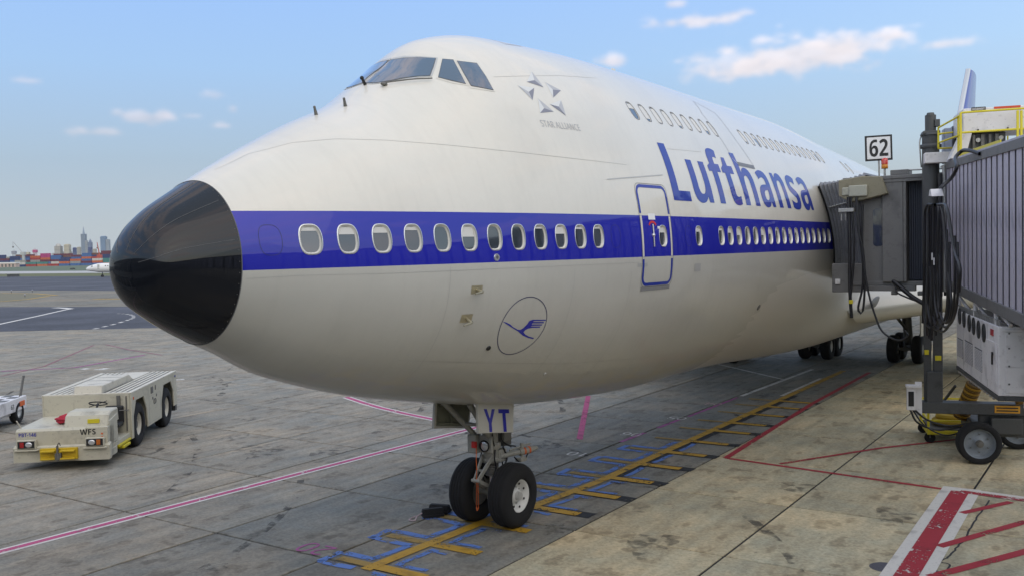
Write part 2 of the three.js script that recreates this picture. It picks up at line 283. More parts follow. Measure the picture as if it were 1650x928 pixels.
for (const q of windowSpecs) {
  const yc = (grid[q.i0][q.j0].y + grid[q.i0][q.j1].y) / 2, loopA = [];
  for (let i = q.i0; i < q.i1; i++) loopA.push([i, q.j0]);
  for (let j = q.j0; j < q.j1; j++) loopA.push([q.i1, j]);
  for (let i = q.i1; i > q.i0; i--) loopA.push([i, q.j1]);
  for (let j = q.j1; j > q.j0; j--) loopA.push([q.i0, j]);
  const A = loopA.map(([i, j]) => ({ P: grid[i][j], N: gnorm[i][j], a: Math.atan2((grid[i][j].y - yc), grid[i][j].x - q.x) }));
  const n = 32, B = [];
  for (let k = 0; k < n; k++) { const [dx, dy] = oval(q.w, q.h, k / n), P = onHull(q.x + dx, yc + dy); B.push({ P, N: hullNormal(P.x, P.y), a: Math.atan2(dy, dx) }); }
  A.sort((s, t) => s.a - t.a); B.sort((s, t) => s.a - t.a);
  let ia = 0, ib = 0; const s = skinOf(q.j0), na = A.length;
  while (ia < na || ib < n) {                              // stitch the cell border to the opening
    const a0 = A[ia % na], b0 = B[ib % n], a1 = A[(ia + 1) % na], b1 = B[(ib + 1) % n], va = ia < na ? a1.a + (ia + 1 >= na ? 2 * Math.PI : 0) : 1e9, vb = ib < n ? b1.a + (ib + 1 >= n ? 2 * Math.PI : 0) : 1e9;
    if (va < vb) { s.tri(a0.P, a1.P, b0.P, a0.N, a1.N, b0.N); ia++; } else { s.tri(a0.P, b1.P, b0.P, a0.N, b1.N, b0.N); ib++; }
  }
  windowParts.push({ q, yc, n: hullNormal(q.x, yc), c: onHull(q.x, yc) });
}
mesh('lower_skin', skins[0].geo(), M.greySkin, plane).userData.label = 'light grey lower fuselage skin';
mesh('window_stripe', skins[1].geo(), M.blue, plane).userData.label = 'deep blue stripe along the main deck windows';
mesh('upper_skin', skins[2].geo(), M.white, plane).userData.label = 'glossy white upper fuselage skin';
{ // nose cone, its own grid from the tip to the seam
  const s = new Soup(), nx = 36, nt = 96, P = [], N = [];
  const sec = (x, k) => { const p = prof(x), a = k / nt * 2 * Math.PI, sn = Math.sin(a), cs = Math.cos(a); return sn > 0 ? V(x, p.c + (p.t - p.c) * Math.pow(sn, 2 / p.e), p.w * Math.sign(cs) * Math.pow(Math.abs(cs), 2 / p.e)) : V(x, p.c - (p.c - p.b) * -sn, p.w * cs); };
  for (let i = 0; i <= nx; i++) { const x = (XR - 0.012) * Math.pow(i / nx, 2); P.push([...Array(nt + 1)].map((_, k) => sec(x, k))); }
  for (let i = 0; i <= nx; i++) N.push(P[i].map((_, k) => { if (i === 0) return V(-1, 0, 0); const a = P[i - 1][k], b = P[Math.min(nx, i + 1)][k], c = P[i][(k + nt - 1) % nt], d = P[i][(k + 1) % nt]; return b.clone().sub(a).cross(d.clone().sub(c)).normalize(); }));
  for (let i = 0; i < nx; i++) for (let k = 0; k < nt; k++) { s.tri(P[i][k], P[i + 1][k], P[i + 1][k + 1], N[i][k], N[i + 1][k], N[i + 1][k + 1]); if (i) s.tri(P[i][k], P[i + 1][k + 1], P[i][k + 1], N[i][k], N[i + 1][k + 1], N[i][k + 1]); }
  mesh('nose_cone', s.geo(), M.radome, plane).userData.label = 'glossy black nose cone';
  for (const k of [4, 13, 22, 33, 42]) { const l = []; for (let i = 6; i <= nx - 1; i++) l.push(P[i][k].clone().addScaledVector(N[i][k], 0.001)); mesh('lightning_strip', new THREE.TubeGeometry(new THREE.CatmullRomCurve3(l), 60, 0.0032, 5), M.darkSeam, plane); }
  const ringDots = []; for (let k = 0; k < nt; k += 2) { const q = sec(XR - 0.035, k), a = Math.max(1, nx - 1); ringDots.push(new THREE.SphereGeometry(0.006, 6, 4).translate(q.x, q.y, q.z)); void a; } mesh('fasteners', ringDots, M.gearDark, plane).userData.kind = 'stuff';
  const r = []; for (let k = 0; k <= nt; k++) { const q = sec(XR - 0.006, k), c = V(XR, prof(XR).c, 0); r.push(q.clone().sub(c).multiplyScalar(0.9985).add(c)); }
  mesh('nose_cone_seam', new THREE.TubeGeometry(new THREE.CatmullRomCurve3(r, false), 220, 0.007, 6), M.darkSeam, plane);
}
// cabin windows: glass set back in a pale reveal, metal rim round the opening
windowParts.forEach(({ q, yc, n, c }, idx) => {
  const up = q.deck === 1, depth = up ? 0.010 : 0.036, N = 32, ring = (w, h, off, k) => { const [dx, dy] = oval(w, h, k / N), P = onHull(q.x + dx, yc + dy); return P.addScaledVector(hullNormal(q.x + dx, yc + dy), off); };
  const s = new Soup(), sr = new Soup(), nn = V(); void nn;
  const strip = (S, w0, h0, o0, w1, h1, o1) => { for (let k = 0; k < N; k++) { const a = ring(w0, h0, o0, k), b = ring(w0, h0, o0, k + 1), d = ring(w1, h1, o1, k), e = ring(w1, h1, o1, k + 1), m = b.clone().sub(a).cross(d.clone().sub(a)).normalize(); S.tri(a, b, e, m, m, m); S.tri(a, e, d, m, m, m); } };
  strip(sr, q.w + 0.026, q.h + 0.026, 0.0015, q.w + 0.018, q.h + 0.018, 0.005); strip(sr, q.w + 0.018, q.h + 0.018, 0.005, q.w + 0.002, q.h + 0.002, 0.006); strip(sr, q.w + 0.002, q.h + 0.002, 0.006, q.w - 0.012, q.h - 0.012, up ? -0.004 : -0.012);
  strip(s, q.w - 0.012, q.h - 0.012, up ? -0.004 : -0.012, q.w - (up ? 0.02 : 0.048), q.h - (up ? 0.02 : 0.048), -depth);
  const g = new Soup(), cc = c.clone().addScaledVector(n, -depth);
  for (let k = 0; k < N; k++) g.tri(cc, ring(q.w - (up ? 0.019 : 0.047), q.h - (up ? 0.019 : 0.047), -depth, k), ring(q.w - (up ? 0.019 : 0.047), q.h - (up ? 0.019 : 0.047), -depth, k + 1), n, n, n);
  const pane = mesh('window', g.geo(), M.glass, plane);
  mesh('rim', sr.geo(), up ? M.gasket : M.silver, pane); mesh('reveal', s.geo(), M.lining, pane);
  const sh = (up ? [1, 1, 0.9, 0.8, 1, 0.35, 1, 0.9, 1] : [0.15, 0.35, 0, 0.25, 0.1, 0, 0.3, 0.12, 0.45])[(idx * 5 + (idx % 4)) % 9];     // blinds part drawn; upper deck ones paint in the pale sky reflection
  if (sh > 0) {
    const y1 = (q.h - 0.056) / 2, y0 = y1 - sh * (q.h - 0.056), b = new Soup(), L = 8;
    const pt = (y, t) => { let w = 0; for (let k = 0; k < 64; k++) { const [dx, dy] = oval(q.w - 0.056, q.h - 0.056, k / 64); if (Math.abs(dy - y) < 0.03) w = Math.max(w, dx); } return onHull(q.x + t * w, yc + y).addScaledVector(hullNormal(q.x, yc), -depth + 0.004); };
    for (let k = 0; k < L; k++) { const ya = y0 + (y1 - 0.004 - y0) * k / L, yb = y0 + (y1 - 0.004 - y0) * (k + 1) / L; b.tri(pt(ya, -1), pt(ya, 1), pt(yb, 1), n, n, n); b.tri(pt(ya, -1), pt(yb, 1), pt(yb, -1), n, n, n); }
    mesh('blind_sheen', b.geo(), M.blind_sheen, pane);
  }
});

// ------------------------------------------------------------------ paint, lettering and small fittings that follow the skin
const onto = (x, y, off) => onHull(x, y).addScaledVector(hullNormal(x, y), off);
function wrap(geo, off, edge = 0.16) {                     // a flat outline (x aft, y up) laid on the port side
  let g = geo.index ? geo.toNonIndexed() : geo;
  if (edge) g = new TessellateModifier(edge, 7).modify(g);
  const p = g.attributes.position, nn = new Float32Array(p.count * 3);
  for (let i = 0; i < p.count; i++) { const x = p.getX(i), y = p.getY(i), n = hullNormal(x, y), q = onHull(x, y).addScaledVector(n, off); p.setXYZ(i, q.x, q.y, q.z); nn.set([n.x, n.y, n.z], 3 * i); }
  g.setAttribute('normal', new THREE.BufferAttribute(nn, 3)); return g;
}
function skinLine(pts, width, off = 0.0025, step = 0.12) { // a narrow strip through points (x, y) of the side
  const s = new Soup(), q = [];
  for (let i = 0; i < pts.length - 1; i++) { const L = Math.hypot(pts[i + 1][0] - pts[i][0], pts[i + 1][1] - pts[i][1]), k = Math.max(1, Math.ceil(L / step)); for (let j = 0; j < k; j++) q.push([pts[i][0] + (pts[i + 1][0] - pts[i][0]) * j / k, pts[i][1] + (pts[i + 1][1] - pts[i][1]) * j / k]); }
  q.push(pts[pts.length - 1]);
  const P = q.map(([x, y]) => onto(x, y, off)), N = q.map(([x, y]) => hullNormal(x, y));
  const side = P.map((_, i) => { const t = P[Math.min(P.length - 1, i + 1)].clone().sub(P[Math.max(0, i - 1)]); return t.cross(N[i]).normalize().multiplyScalar(width / 2); });
  for (let i = 0; i < P.length - 1; i++) { const a = P[i].clone().add(side[i]), b = P[i + 1].clone().add(side[i + 1]), c = P[i + 1].clone().sub(side[i + 1]), d = P[i].clone().sub(side[i]); s.tri(a, b, c, N[i], N[i + 1], N[i + 1]); s.tri(a, c, d, N[i], N[i + 1], N[i]); }
  return s.geo();
}
const pix = (l) => l.map(([x, y]) => hit(x, y)).filter(Boolean).map((p) => [p.x, p.y]);
function fit(shapes, x0, x1, y0, capH, sizeH) {             // scale lettering so that it spans x0..x1 with the given cap height
  const g = new THREE.ShapeGeometry(shapes, 10); g.computeBoundingBox(); const b = g.boundingBox;
  g.translate(-b.min.x, 0, 0); g.scale((x1 - x0) / (b.max.x - b.min.x), capH / sizeH, 1); g.translate(x0, y0, 0); return g;
}
{ // the name on the side, one part for each letter
  const text = 'Lufthansa', size = 1, shapesAll = font.generateShapes(text, size), gAll = new THREE.ShapeGeometry(shapesAll, 10); gAll.computeBoundingBox();
  const capOf = (() => { const g = new THREE.ShapeGeometry(font.generateShapes('L', size)); g.computeBoundingBox(); return g.boundingBox.max.y; })();
  const x0 = gAll.boundingBox.min.x, x1 = gAll.boundingBox.max.x, sx = (19.55 - 10.36) / (x1 - x0), sy = 1.19 / capOf;
  let adv = 0;
  for (const ch of text) {
    const g = new THREE.ShapeGeometry(font.generateShapes(ch, size), 10), a = font.data.glyphs[ch].ha / font.data.resolution * size;
    g.translate(adv - x0, 0, 0); g.scale(sx, sy, 1); g.translate(10.36, 6.395, 0); adv += a;
    mesh('letter', wrap(g, 0.004), M.letter, plane);
  }
  const tg = fit(fontRegular.generateShapes('STAR ALLIANCE', 1), 6.72, 7.75, 7.60, 0.085, 0.72);
  mesh('alliance_lettering', wrap(tg, 0.003, 0.08), std([0.36, 0.36, 0.36], 0.5), plane);
}
{ // five-pointed emblem of folded triangles above it, with their printed tones
  const o = [820, 100], k = 130 / 928, tris = [
    [[260, 110], [205, 228], [292, 210], 0], [[260, 110], [292, 210], [398, 292], 1], [[205, 228], [292, 210], [398, 292], 2],
    [[415, 232], [505, 320], [510, 410], 0], [[415, 232], [598, 328], [505, 320], 1], [[505, 320], [598, 328], [510, 410], 2],
    [[598, 440], [470, 487], [572, 515], 0], [[598, 440], [572, 515], [655, 618], 1], [[470, 487], [572, 515], [655, 618], 2],
    [[330, 418], [358, 588], [405, 532], 0], [[330, 418], [405, 532], [515, 572], 1], [[358, 588], [405, 532], [515, 572], 2],
    [[100, 270], [290, 298], [228, 345], 0], [[100, 270], [228, 345], [272, 440], 1], [[290, 298], [228, 345], [272, 440], 2]];
  const mats = [std([0.62, 0.62, 0.60], 0.4), std([0.42, 0.42, 0.43], 0.4), std([0.20, 0.20, 0.235], 0.4)];
  for (let e = 0; e < 5; e++) {
    let piece = null;
    for (const tr of tris.slice(e * 3, e * 3 + 3)) { const p = pix(tr.slice(0, 3).map(([x, y]) => [o[0] + x * k, o[1] + y * k])); if (p.length < 3) continue; const g = wrap(new THREE.ShapeGeometry(new THREE.Shape(p.map(([x, y]) => new THREE.Vector2(x, y)))), 0.003 + tr[3] * 0.0006, 0.08); const m = mesh(piece ? 'facet' : 'alliance_emblem', g, mats[tr[3]], piece || plane); piece = piece || m; }
  }
}
{ // crane in a ring below the windows
  const c = hit(843.5, 525), ring = []; for (let i = 0; i <= 60; i++) ring.push(i / 60 * Math.PI * 2);
  const R = 0.535, n = hullNormal(c.x, c.y), tx = V(1, 0, 0).addScaledVector(n, -n.x).normalize(), ty = n.clone().cross(tx).normalize();
  const q = ring.map((a) => { const p = c.clone().addScaledVector(tx, Math.cos(a) * R).addScaledVector(ty, Math.sin(a) * R); return [p.x, p.y]; });
  mesh('emblem_ring', skinLine(q, 0.014, 0.003, 0.08), std([0.02, 0.022, 0.10], 0.5), plane);
  const o = [730, 450], k = 170 / 1127, px = (l) => pix(l.map(([x, y]) => [o[0] + x * k, o[1] + y * k]));
  const bodyPts = px([[528, 448], [570, 458], [612, 480], [640, 506], [690, 534], [718, 536], [752, 516], [790, 478], [815, 440], [850, 428], [992, 427], [990, 439], [868, 442], [850, 452], [970, 452], [970, 465], [850, 466], [838, 478], [952, 478], [948, 489], [845, 492], [828, 500], [930, 501], [928, 512], [845, 514], [800, 524], [770, 540], [752, 560], [770, 585], [810, 608], [864, 622], [856, 634], [800, 622], [745, 598], [690, 550], [640, 520], [590, 488], [560, 468]]);
  mesh('crane_emblem', wrap(new THREE.ShapeGeometry(new THREE.Shape(bodyPts.map(([x, y]) => new THREE.Vector2(x, y)))), 0.003, 0.1), M.blue, plane);
}
{ // lines between skin panels
  const l = [[[345, 274], [400, 248], [470, 230], [540, 224], [620, 226], [700, 232], [800, 242], [900, 253], [1010, 266]], [[395, 449], [480, 444], [640, 440], [800, 433], [960, 426], [1030, 423]], [[640, 580], [760, 584], [900, 586], [1030, 577], [1140, 560]],
    [[795, 124], [900, 122], [960, 126]], [[1075, 240], [1130, 245]]];
  for (const p of l) mesh('panel_seam', skinLine(pix(p), 0.006), M.seam, plane);
  const ribs = [4.1, 6.85, 8.55, 12.0, 15.9, 18.6].map((x) => { const p = prof(x), a = []; for (let i = 0; i <= 30; i++) a.push([x, p.b + 0.06 + (p.t - p.b - 0.12) * i / 30]); return skinLine(a.filter(([, y]) => y < Y0 - 0.03), 0.006); });
  for (const g of ribs) mesh('frame_seam', g, std([0.36, 0.355, 0.34], 0.7), plane);
  mesh('drip_rail', skinLine([[8.06, 6.72], [10.12, 6.90]], 0.018, 0.008), std([0.45, 0.45, 0.44], 0.5), plane);
}
{ // forward passenger door
  const x0 = 8.955, x1 = 10.03, y0 = 4.755, y1 = 6.64, r = 0.14, out = [];
  const arc = (cx, cy, a0) => { for (let i = 0; i <= 6; i++) { const a = a0 + i / 6 * Math.PI / 2; out.push([cx + r * Math.cos(a), cy + r * Math.sin(a)]); } };
  arc(x1 - r, y1 - r, 0); arc(x0 + r, y1 - r, Math.PI / 2); arc(x0 + r, y0 + r, Math.PI); arc(x1 - r, y0 + r, Math.PI * 1.5); out.push(out[0]);
  const dense = []; for (let i = 0; i < out.length - 1; i++) { const k = Math.max(1, Math.ceil(Math.hypot(out[i + 1][0] - out[i][0], out[i + 1][1] - out[i][1]) / 0.05)); for (let j = 0; j < k; j++) dense.push([out[i][0] + (out[i + 1][0] - out[i][0]) * j / k, out[i][1] + (out[i + 1][1] - out[i][1]) * j / k]); } dense.push(dense[0]);
  const runs = { b: [], w: [] }; let cur = null, key = '';
  for (const p of dense) { const k = p[1] > Y0 && p[1] < Y1 ? 'w' : 'b'; if (k !== key) { cur = []; runs[k].push(cur); key = k; } cur.push(p); }
  const door = new THREE.Group(); door.name = 'door'; plane.add(door);
  for (const a of runs.b) if (a.length > 1) mesh('door_outline', skinLine(a, 0.062, 0.004), M.letter, door);
  for (const a of runs.w) if (a.length > 1) mesh('door_outline', skinLine(a, 0.062, 0.004), M.white, door);
  mesh('door_gap', skinLine(dense.map(([x, y]) => [x + (x > 9.5 ? 0.05 : -0.05), y + (y > 5.7 ? 0.05 : -0.05)]), 0.009, 0.0045), M.darkSeam, door);
  mesh('sill_plate', [0, 1, 2].map((i) => skinLine([[8.93, 4.70 - i * 0.025], [10.03, 4.70 - i * 0.025]], 0.03, 0.004 + i * 0.001)), std([0.22, 0.22, 0.22], 0.6), door);
  const hs = []; for (let i = 0; i < 7; i++) { const y = 5.47 + i * 0.072; hs.push(onto(9.335, y, 0.018)); }
  mesh('door_handle', [new THREE.TubeGeometry(new THREE.CatmullRomCurve3(hs), 20, 0.017, 8), at(new THREE.SphereGeometry(0.04, 14, 10), ...onto(9.335, 5.69, 0.008).toArray())], M.silver, door);
  mesh('door_sign', [skinLine([[9.22, 6.05], [9.47, 6.05]], 0.12, 0.0042, 0.05), skinLine([[9.52, 5.84], [9.62, 5.84]], 0.05, 0.0042, 0.05)], std([0.75, 0.74, 0.74], 0.6), door);
  const arcP = []; for (let i = 0; i <= 10; i++) { const a = Math.PI * (0.15 + 0.7 * i / 10); arcP.push([9.345 + 0.14 * Math.cos(a), 5.83 + 0.12 * Math.sin(a)]); }
  mesh('door_arrow', skinLine(arcP, 0.045, 0.0046, 0.03), M.red, door);
  for (const g of [skinLine([[11.05, 5.02], [11.35, 5.02]], 0.16, 0.003), skinLine([[8.75, 5.13], [9.1, 5.13]], 0.07, 0.0032)]) mesh('service_panel', g, std([0.36, 0.355, 0.34], 0.5), plane);
}
{ // upper deck door: a raised frame line with a dark sill
  const a = pix([[1117, 163], [1132, 184], [1150, 208], [1168, 233], [1181, 256], [1189, 264]]), b = pix([[1152, 182], [1170, 204], [1186, 226], [1202, 248], [1216, 270]]);
  const ud = mesh('upper_deck_door', [skinLine(a, 0.02, 0.004), skinLine(b, 0.02, 0.004), skinLine([a[0], b[0]], 0.02, 0.004)], std([0.36, 0.36, 0.37], 0.5), plane);
  mesh('sill_plate', skinLine([a[a.length - 1], b[b.length - 1]], 0.10, 0.006), std([0.17, 0.17, 0.18], 0.5), ud);
}
{ // blanked windows, ports, probes
  for (const x of [1.454, 8.06, 10.8]) { const q = []; for (let k = 0; k <= 32; k++) { const [dx, dy] = oval(0.29, 0.41, k / 32); q.push([x + dx, YW + dy]); } mesh('blanked_window', skinLine(q, 0.008, 0.002, 0.03), std([0.012, 0.014, 0.13], 0.4), plane); }
  const disc = (px, py, r, mat, name) => { const c = hit(px, py), n = hullNormal(c.x, c.y), g = new THREE.CylinderGeometry(r, r * 1.15, 0.014, 24); g.applyQuaternion(new THREE.Quaternion().setFromUnitVectors(V(0, 1, 0), n)); g.translate(...c.clone().addScaledVector(n, 0.006).toArray()); return mesh(name, g, mat, plane); };
  disc(800.5, 415, 0.052, M.silver, 'sensor_vane'); disc(800.5, 415, 0.026, M.black, 'sensor_hub'); disc(787, 560.5, 0.042, M.black, 'drain_port'); disc(878, 602, 0.03, M.satin, 'static_port'); disc(1223, 495, 0.07, M.gearDark, 'vent_port'); disc(1290, 468, 0.09, M.gearDark, 'vent_port');
  for (const [px, py] of [[769, 467], [752, 513]]) {       // pitot probes: a curved stem with a tube pointing forward
    const c = hit(px, py), n = hullNormal(c.x, c.y), f = V(-1, -0.05, 0).addScaledVector(n, 0.18).normalize();
    const tip = c.clone().addScaledVector(n, 0.15).addScaledVector(f, 0.02), pr = mesh('pitot_probe', [tube([c, c.clone().addScaledVector(n, 0.09).addScaledVector(f, 0.03), tip], 0.026, 14, 8), rod(tip.toArray(), tip.clone().addScaledVector(f, 0.26).toArray(), 0.018, 0.011)], M.probe, plane);
    mesh('probe_plate', wrap(new THREE.ShapeGeometry(new THREE.Shape([[-0.12, -0.06], [0.1, -0.06], [0.1, 0.07], [-0.12, 0.07]].map(([x, y]) => new THREE.Vector2(c.x + x, c.y + y)))), 0.003, 0.1), M.probe, pr);
  }
  for (const [px, py] of [[509, 183], [556, 169]]) { const c = hit(px, py + 2), n = hullNormal(c.x, c.y); mesh('ice_probe', [rod(c.toArray(), c.clone().addScaledVector(n, 0.12).toArray(), 0.03, 0.018), at(new THREE.SphereGeometry(0.022, 10, 8), ...c.clone().addScaledVector(n, 0.12).toArray())], M.gearDark, plane); }
  mesh('antenna', prism([[0, 0], [0.35, 0], [0.42, 0.22], [0.25, 0.22]], -0.012, 0.012, 0.004).translate(13.2, prof(13.2).t - 0.01, 0), M.white, plane);
  mesh('roof_hatch', [skinLine([[7.6, 9.36], [8.2, 9.42]], 0.02, 0.004), skinLine([[7.6, 9.36], [7.55, 9.5]], 0.02, 0.004)], M.darkSeam, plane);
}
{ // flight deck windows: dark seal, pane and pale frame, both sides
  const shapes = [ // corners in photograph pixels, near side
    [[588, 134], [601, 124], [622, 103], [630, 97.5], [650, 94.6], [676, 93.4], [701.5, 94.6], [697.5, 108], [692, 122.6], [672, 123.4], [650, 126], [628, 130.5], [606, 134]],
    [[713, 96.2], [730, 97.6], [750, 135.5], [728, 130.2], [706.5, 125]],
    [[736.5, 99], [768, 103.2], [782, 124], [794.5, 145.6], [776, 141.5], [759, 138.3], [747, 118]]];
  const normalAt = (px, py) => { const a = hit(px - 1.5, py + 1), b = hit(px + 1.5, py + 1), c = hit(px, py - 1.5), d = hit(px, py + 1.5); return a && b && c && d ? b.sub(a).cross(c.sub(d)).normalize() : null; };
  shapes.forEach((sh, i) => {
    let cx = 0, cy = 0; for (const q of sh) { cx += q[0] / sh.length; cy += q[1] / sh.length; }
    const layer = (grow, off, m) => {                      // outline in the photograph laid on the body, then mirrored for the other side
      const s2 = new THREE.Shape(sh.map(([x, y]) => { const d = Math.hypot(x - cx, y - cy); return new THREE.Vector2(cx + (x - cx) * (1 + grow / d), cy + (y - cy) * (1 + grow / d)); }));
      const g = new TessellateModifier(9, 5).modify(new THREE.ShapeGeometry(s2).toNonIndexed()), p = g.attributes.position, P = [], N = [];
      for (let k = 0; k < p.count; k++) { const px = p.getX(k), py = p.getY(k), q = hit(px, py), n = q && normalAt(px, py); P.push(q); N.push(n); }
      const s = new Soup(); for (let k = 0; k < p.count; k += 3) { if (![0, 1, 2].every((t) => P[k + t] && N[k + t])) continue; const [a, b, c] = [0, 1, 2].map((t) => { const v = P[k + t].clone().addScaledVector(N[k + t], off); v.z = Math.max(v.z, 0.012); return v; }); s.tri(a, c, b, N[k], N[k + 2], N[k + 1], m); }
      return s.geo();
    };
    for (const m of [1, -1]) { const w = mesh('cockpit_window', layer(0, 0.012, m), M.cockpitGlass, plane); mesh('seal', layer(1.1, 0.009, m), M.darkSeam, w); mesh('window_frame', layer(4.2, 0.005, m), i === 0 ? M.satin : M.white, w); }
  });
  const wp = pix([[617, 138], [640, 134.5], [668, 131.5], [696, 130]]).map(([x, y]) => onto(x, y, 0.05));
  mesh('wiper', [new THREE.TubeGeometry(new THREE.CatmullRomCurve3(wp), 30, 0.012, 6), at(new THREE.SphereGeometry(0.045, 12, 8).scale(1.6, 0.7, 1), ...onto(...pix([[619, 138]])[0], 0.03).toArray())], M.gearDark, plane);
  const v = pix([[588, 136.5]])[0]; mesh('wiper_post', [rod(onto(v[0], v[1], 0).toArray(), onto(v[0], v[1], 0.13).toArray(), 0.03, 0.02), at(new THREE.SphereGeometry(0.035, 10, 8), ...onto(v[0], v[1], 0.13).toArray())], M.black, plane);
}
// ------------------------------------------------------------------ landing gear
const tyreProfile = (R, w, rim) => { const a = [], n = 18; a.push([rim, -w * 0.36]); a.push([rim + 0.02, -w * 0.40]); for (let i = 0; i <= n; i++) { const t = -Math.PI / 2 + Math.PI * i / n, c = Math.cos(t), s = Math.sin(t); a.push([rim + 0.03 + (R - rim - 0.03) * Math.pow(Math.max(0, c), 0.42), w / 2 * Math.sign(s) * Math.pow(Math.abs(s), 0.62)]); } a.push([rim + 0.02, w * 0.40]); a.push([rim, w * 0.36]); return a; };
function grooved(R, w, rim, grooves) {                     // tyre section with circumferential grooves in the tread
  const p = tyreProfile(R, w, rim), out = [];
  for (const q of p) out.push(q);
  const k = out.findIndex((q) => q[1] > -w * 0.26), e = out.findIndex((q) => q[1] > w * 0.26), mid = [];
  for (let g = 0; g < grooves; g++) { const y = -w * 0.22 + w * 0.44 * g / (grooves - 1), r = R * 0.998; mid.push([r, y - 0.011], [r - 0.013, y - 0.007], [r - 0.013, y + 0.007], [r, y + 0.011]); }
  return [...out.slice(0, k), ...mid, ...out.slice(e)];
}
const noseTyre = lathe(grooved(0.635, 0.46, 0.318, 4), 72), noseRim = lathe([[0.05, 0.10], [0.11, 0.115], [0.12, 0.06], [0.20, 0.045], [0.225, 0.12], [0.262, 0.168], [0.285, 0.182], [0.292, 0.17], [0.29, 0.02], [0.2, 0.0], [0.05, 0.0]], 48);
noseRim.scale(1.12, 1, 1.12); for (const g of [noseTyre, noseRim]) g.rotateX(Math.PI / 2);
function noseWheel(z, side) {
  const w = new THREE.Group(); w.name = 'wheel'; w.position.set(8.0, 0.633, z); if (side < 0) w.rotation.y = Math.PI; plane.add(w);
  mesh('tyre', noseTyre, M.rubber, w); mesh('rim', noseRim, M.hub, w); mesh('inner_rim', at(new THREE.CylinderGeometry(0.325, 0.30, 0.16, 36), 0, 0, -0.07, Math.PI / 2), M.gearDark, w);
  mesh('hub_cap', at(new THREE.CylinderGeometry(0.075, 0.09, 0.10, 24), 0, 0, 0.14, Math.PI / 2), M.satin, w); const b = []; for (let i = 0; i < 9; i++) { const a = i / 9 * Math.PI * 2; b.push(at(new THREE.CylinderGeometry(0.016, 0.016, 0.03, 8), 0.165 * Math.cos(a), 0.165 * Math.sin(a), 0.066, Math.PI / 2)); }
  mesh('bolts', b, M.satin, w).userData.kind = 'stuff';
  const hl = []; for (let i = 0; i < 7; i++) { const a = (i + 0.5) / 7 * Math.PI * 2; hl.push(at(new THREE.CylinderGeometry(0.024, 0.024, 0.012, 12), 0.235 * Math.cos(a), 0.235 * Math.sin(a), 0.126, Math.PI / 2 - 0.0)); }
  mesh('vent_holes', hl, M.black, w).userData.kind = 'stuff';
}
noseWheel(0.475, 1); noseWheel(-0.475, -1);
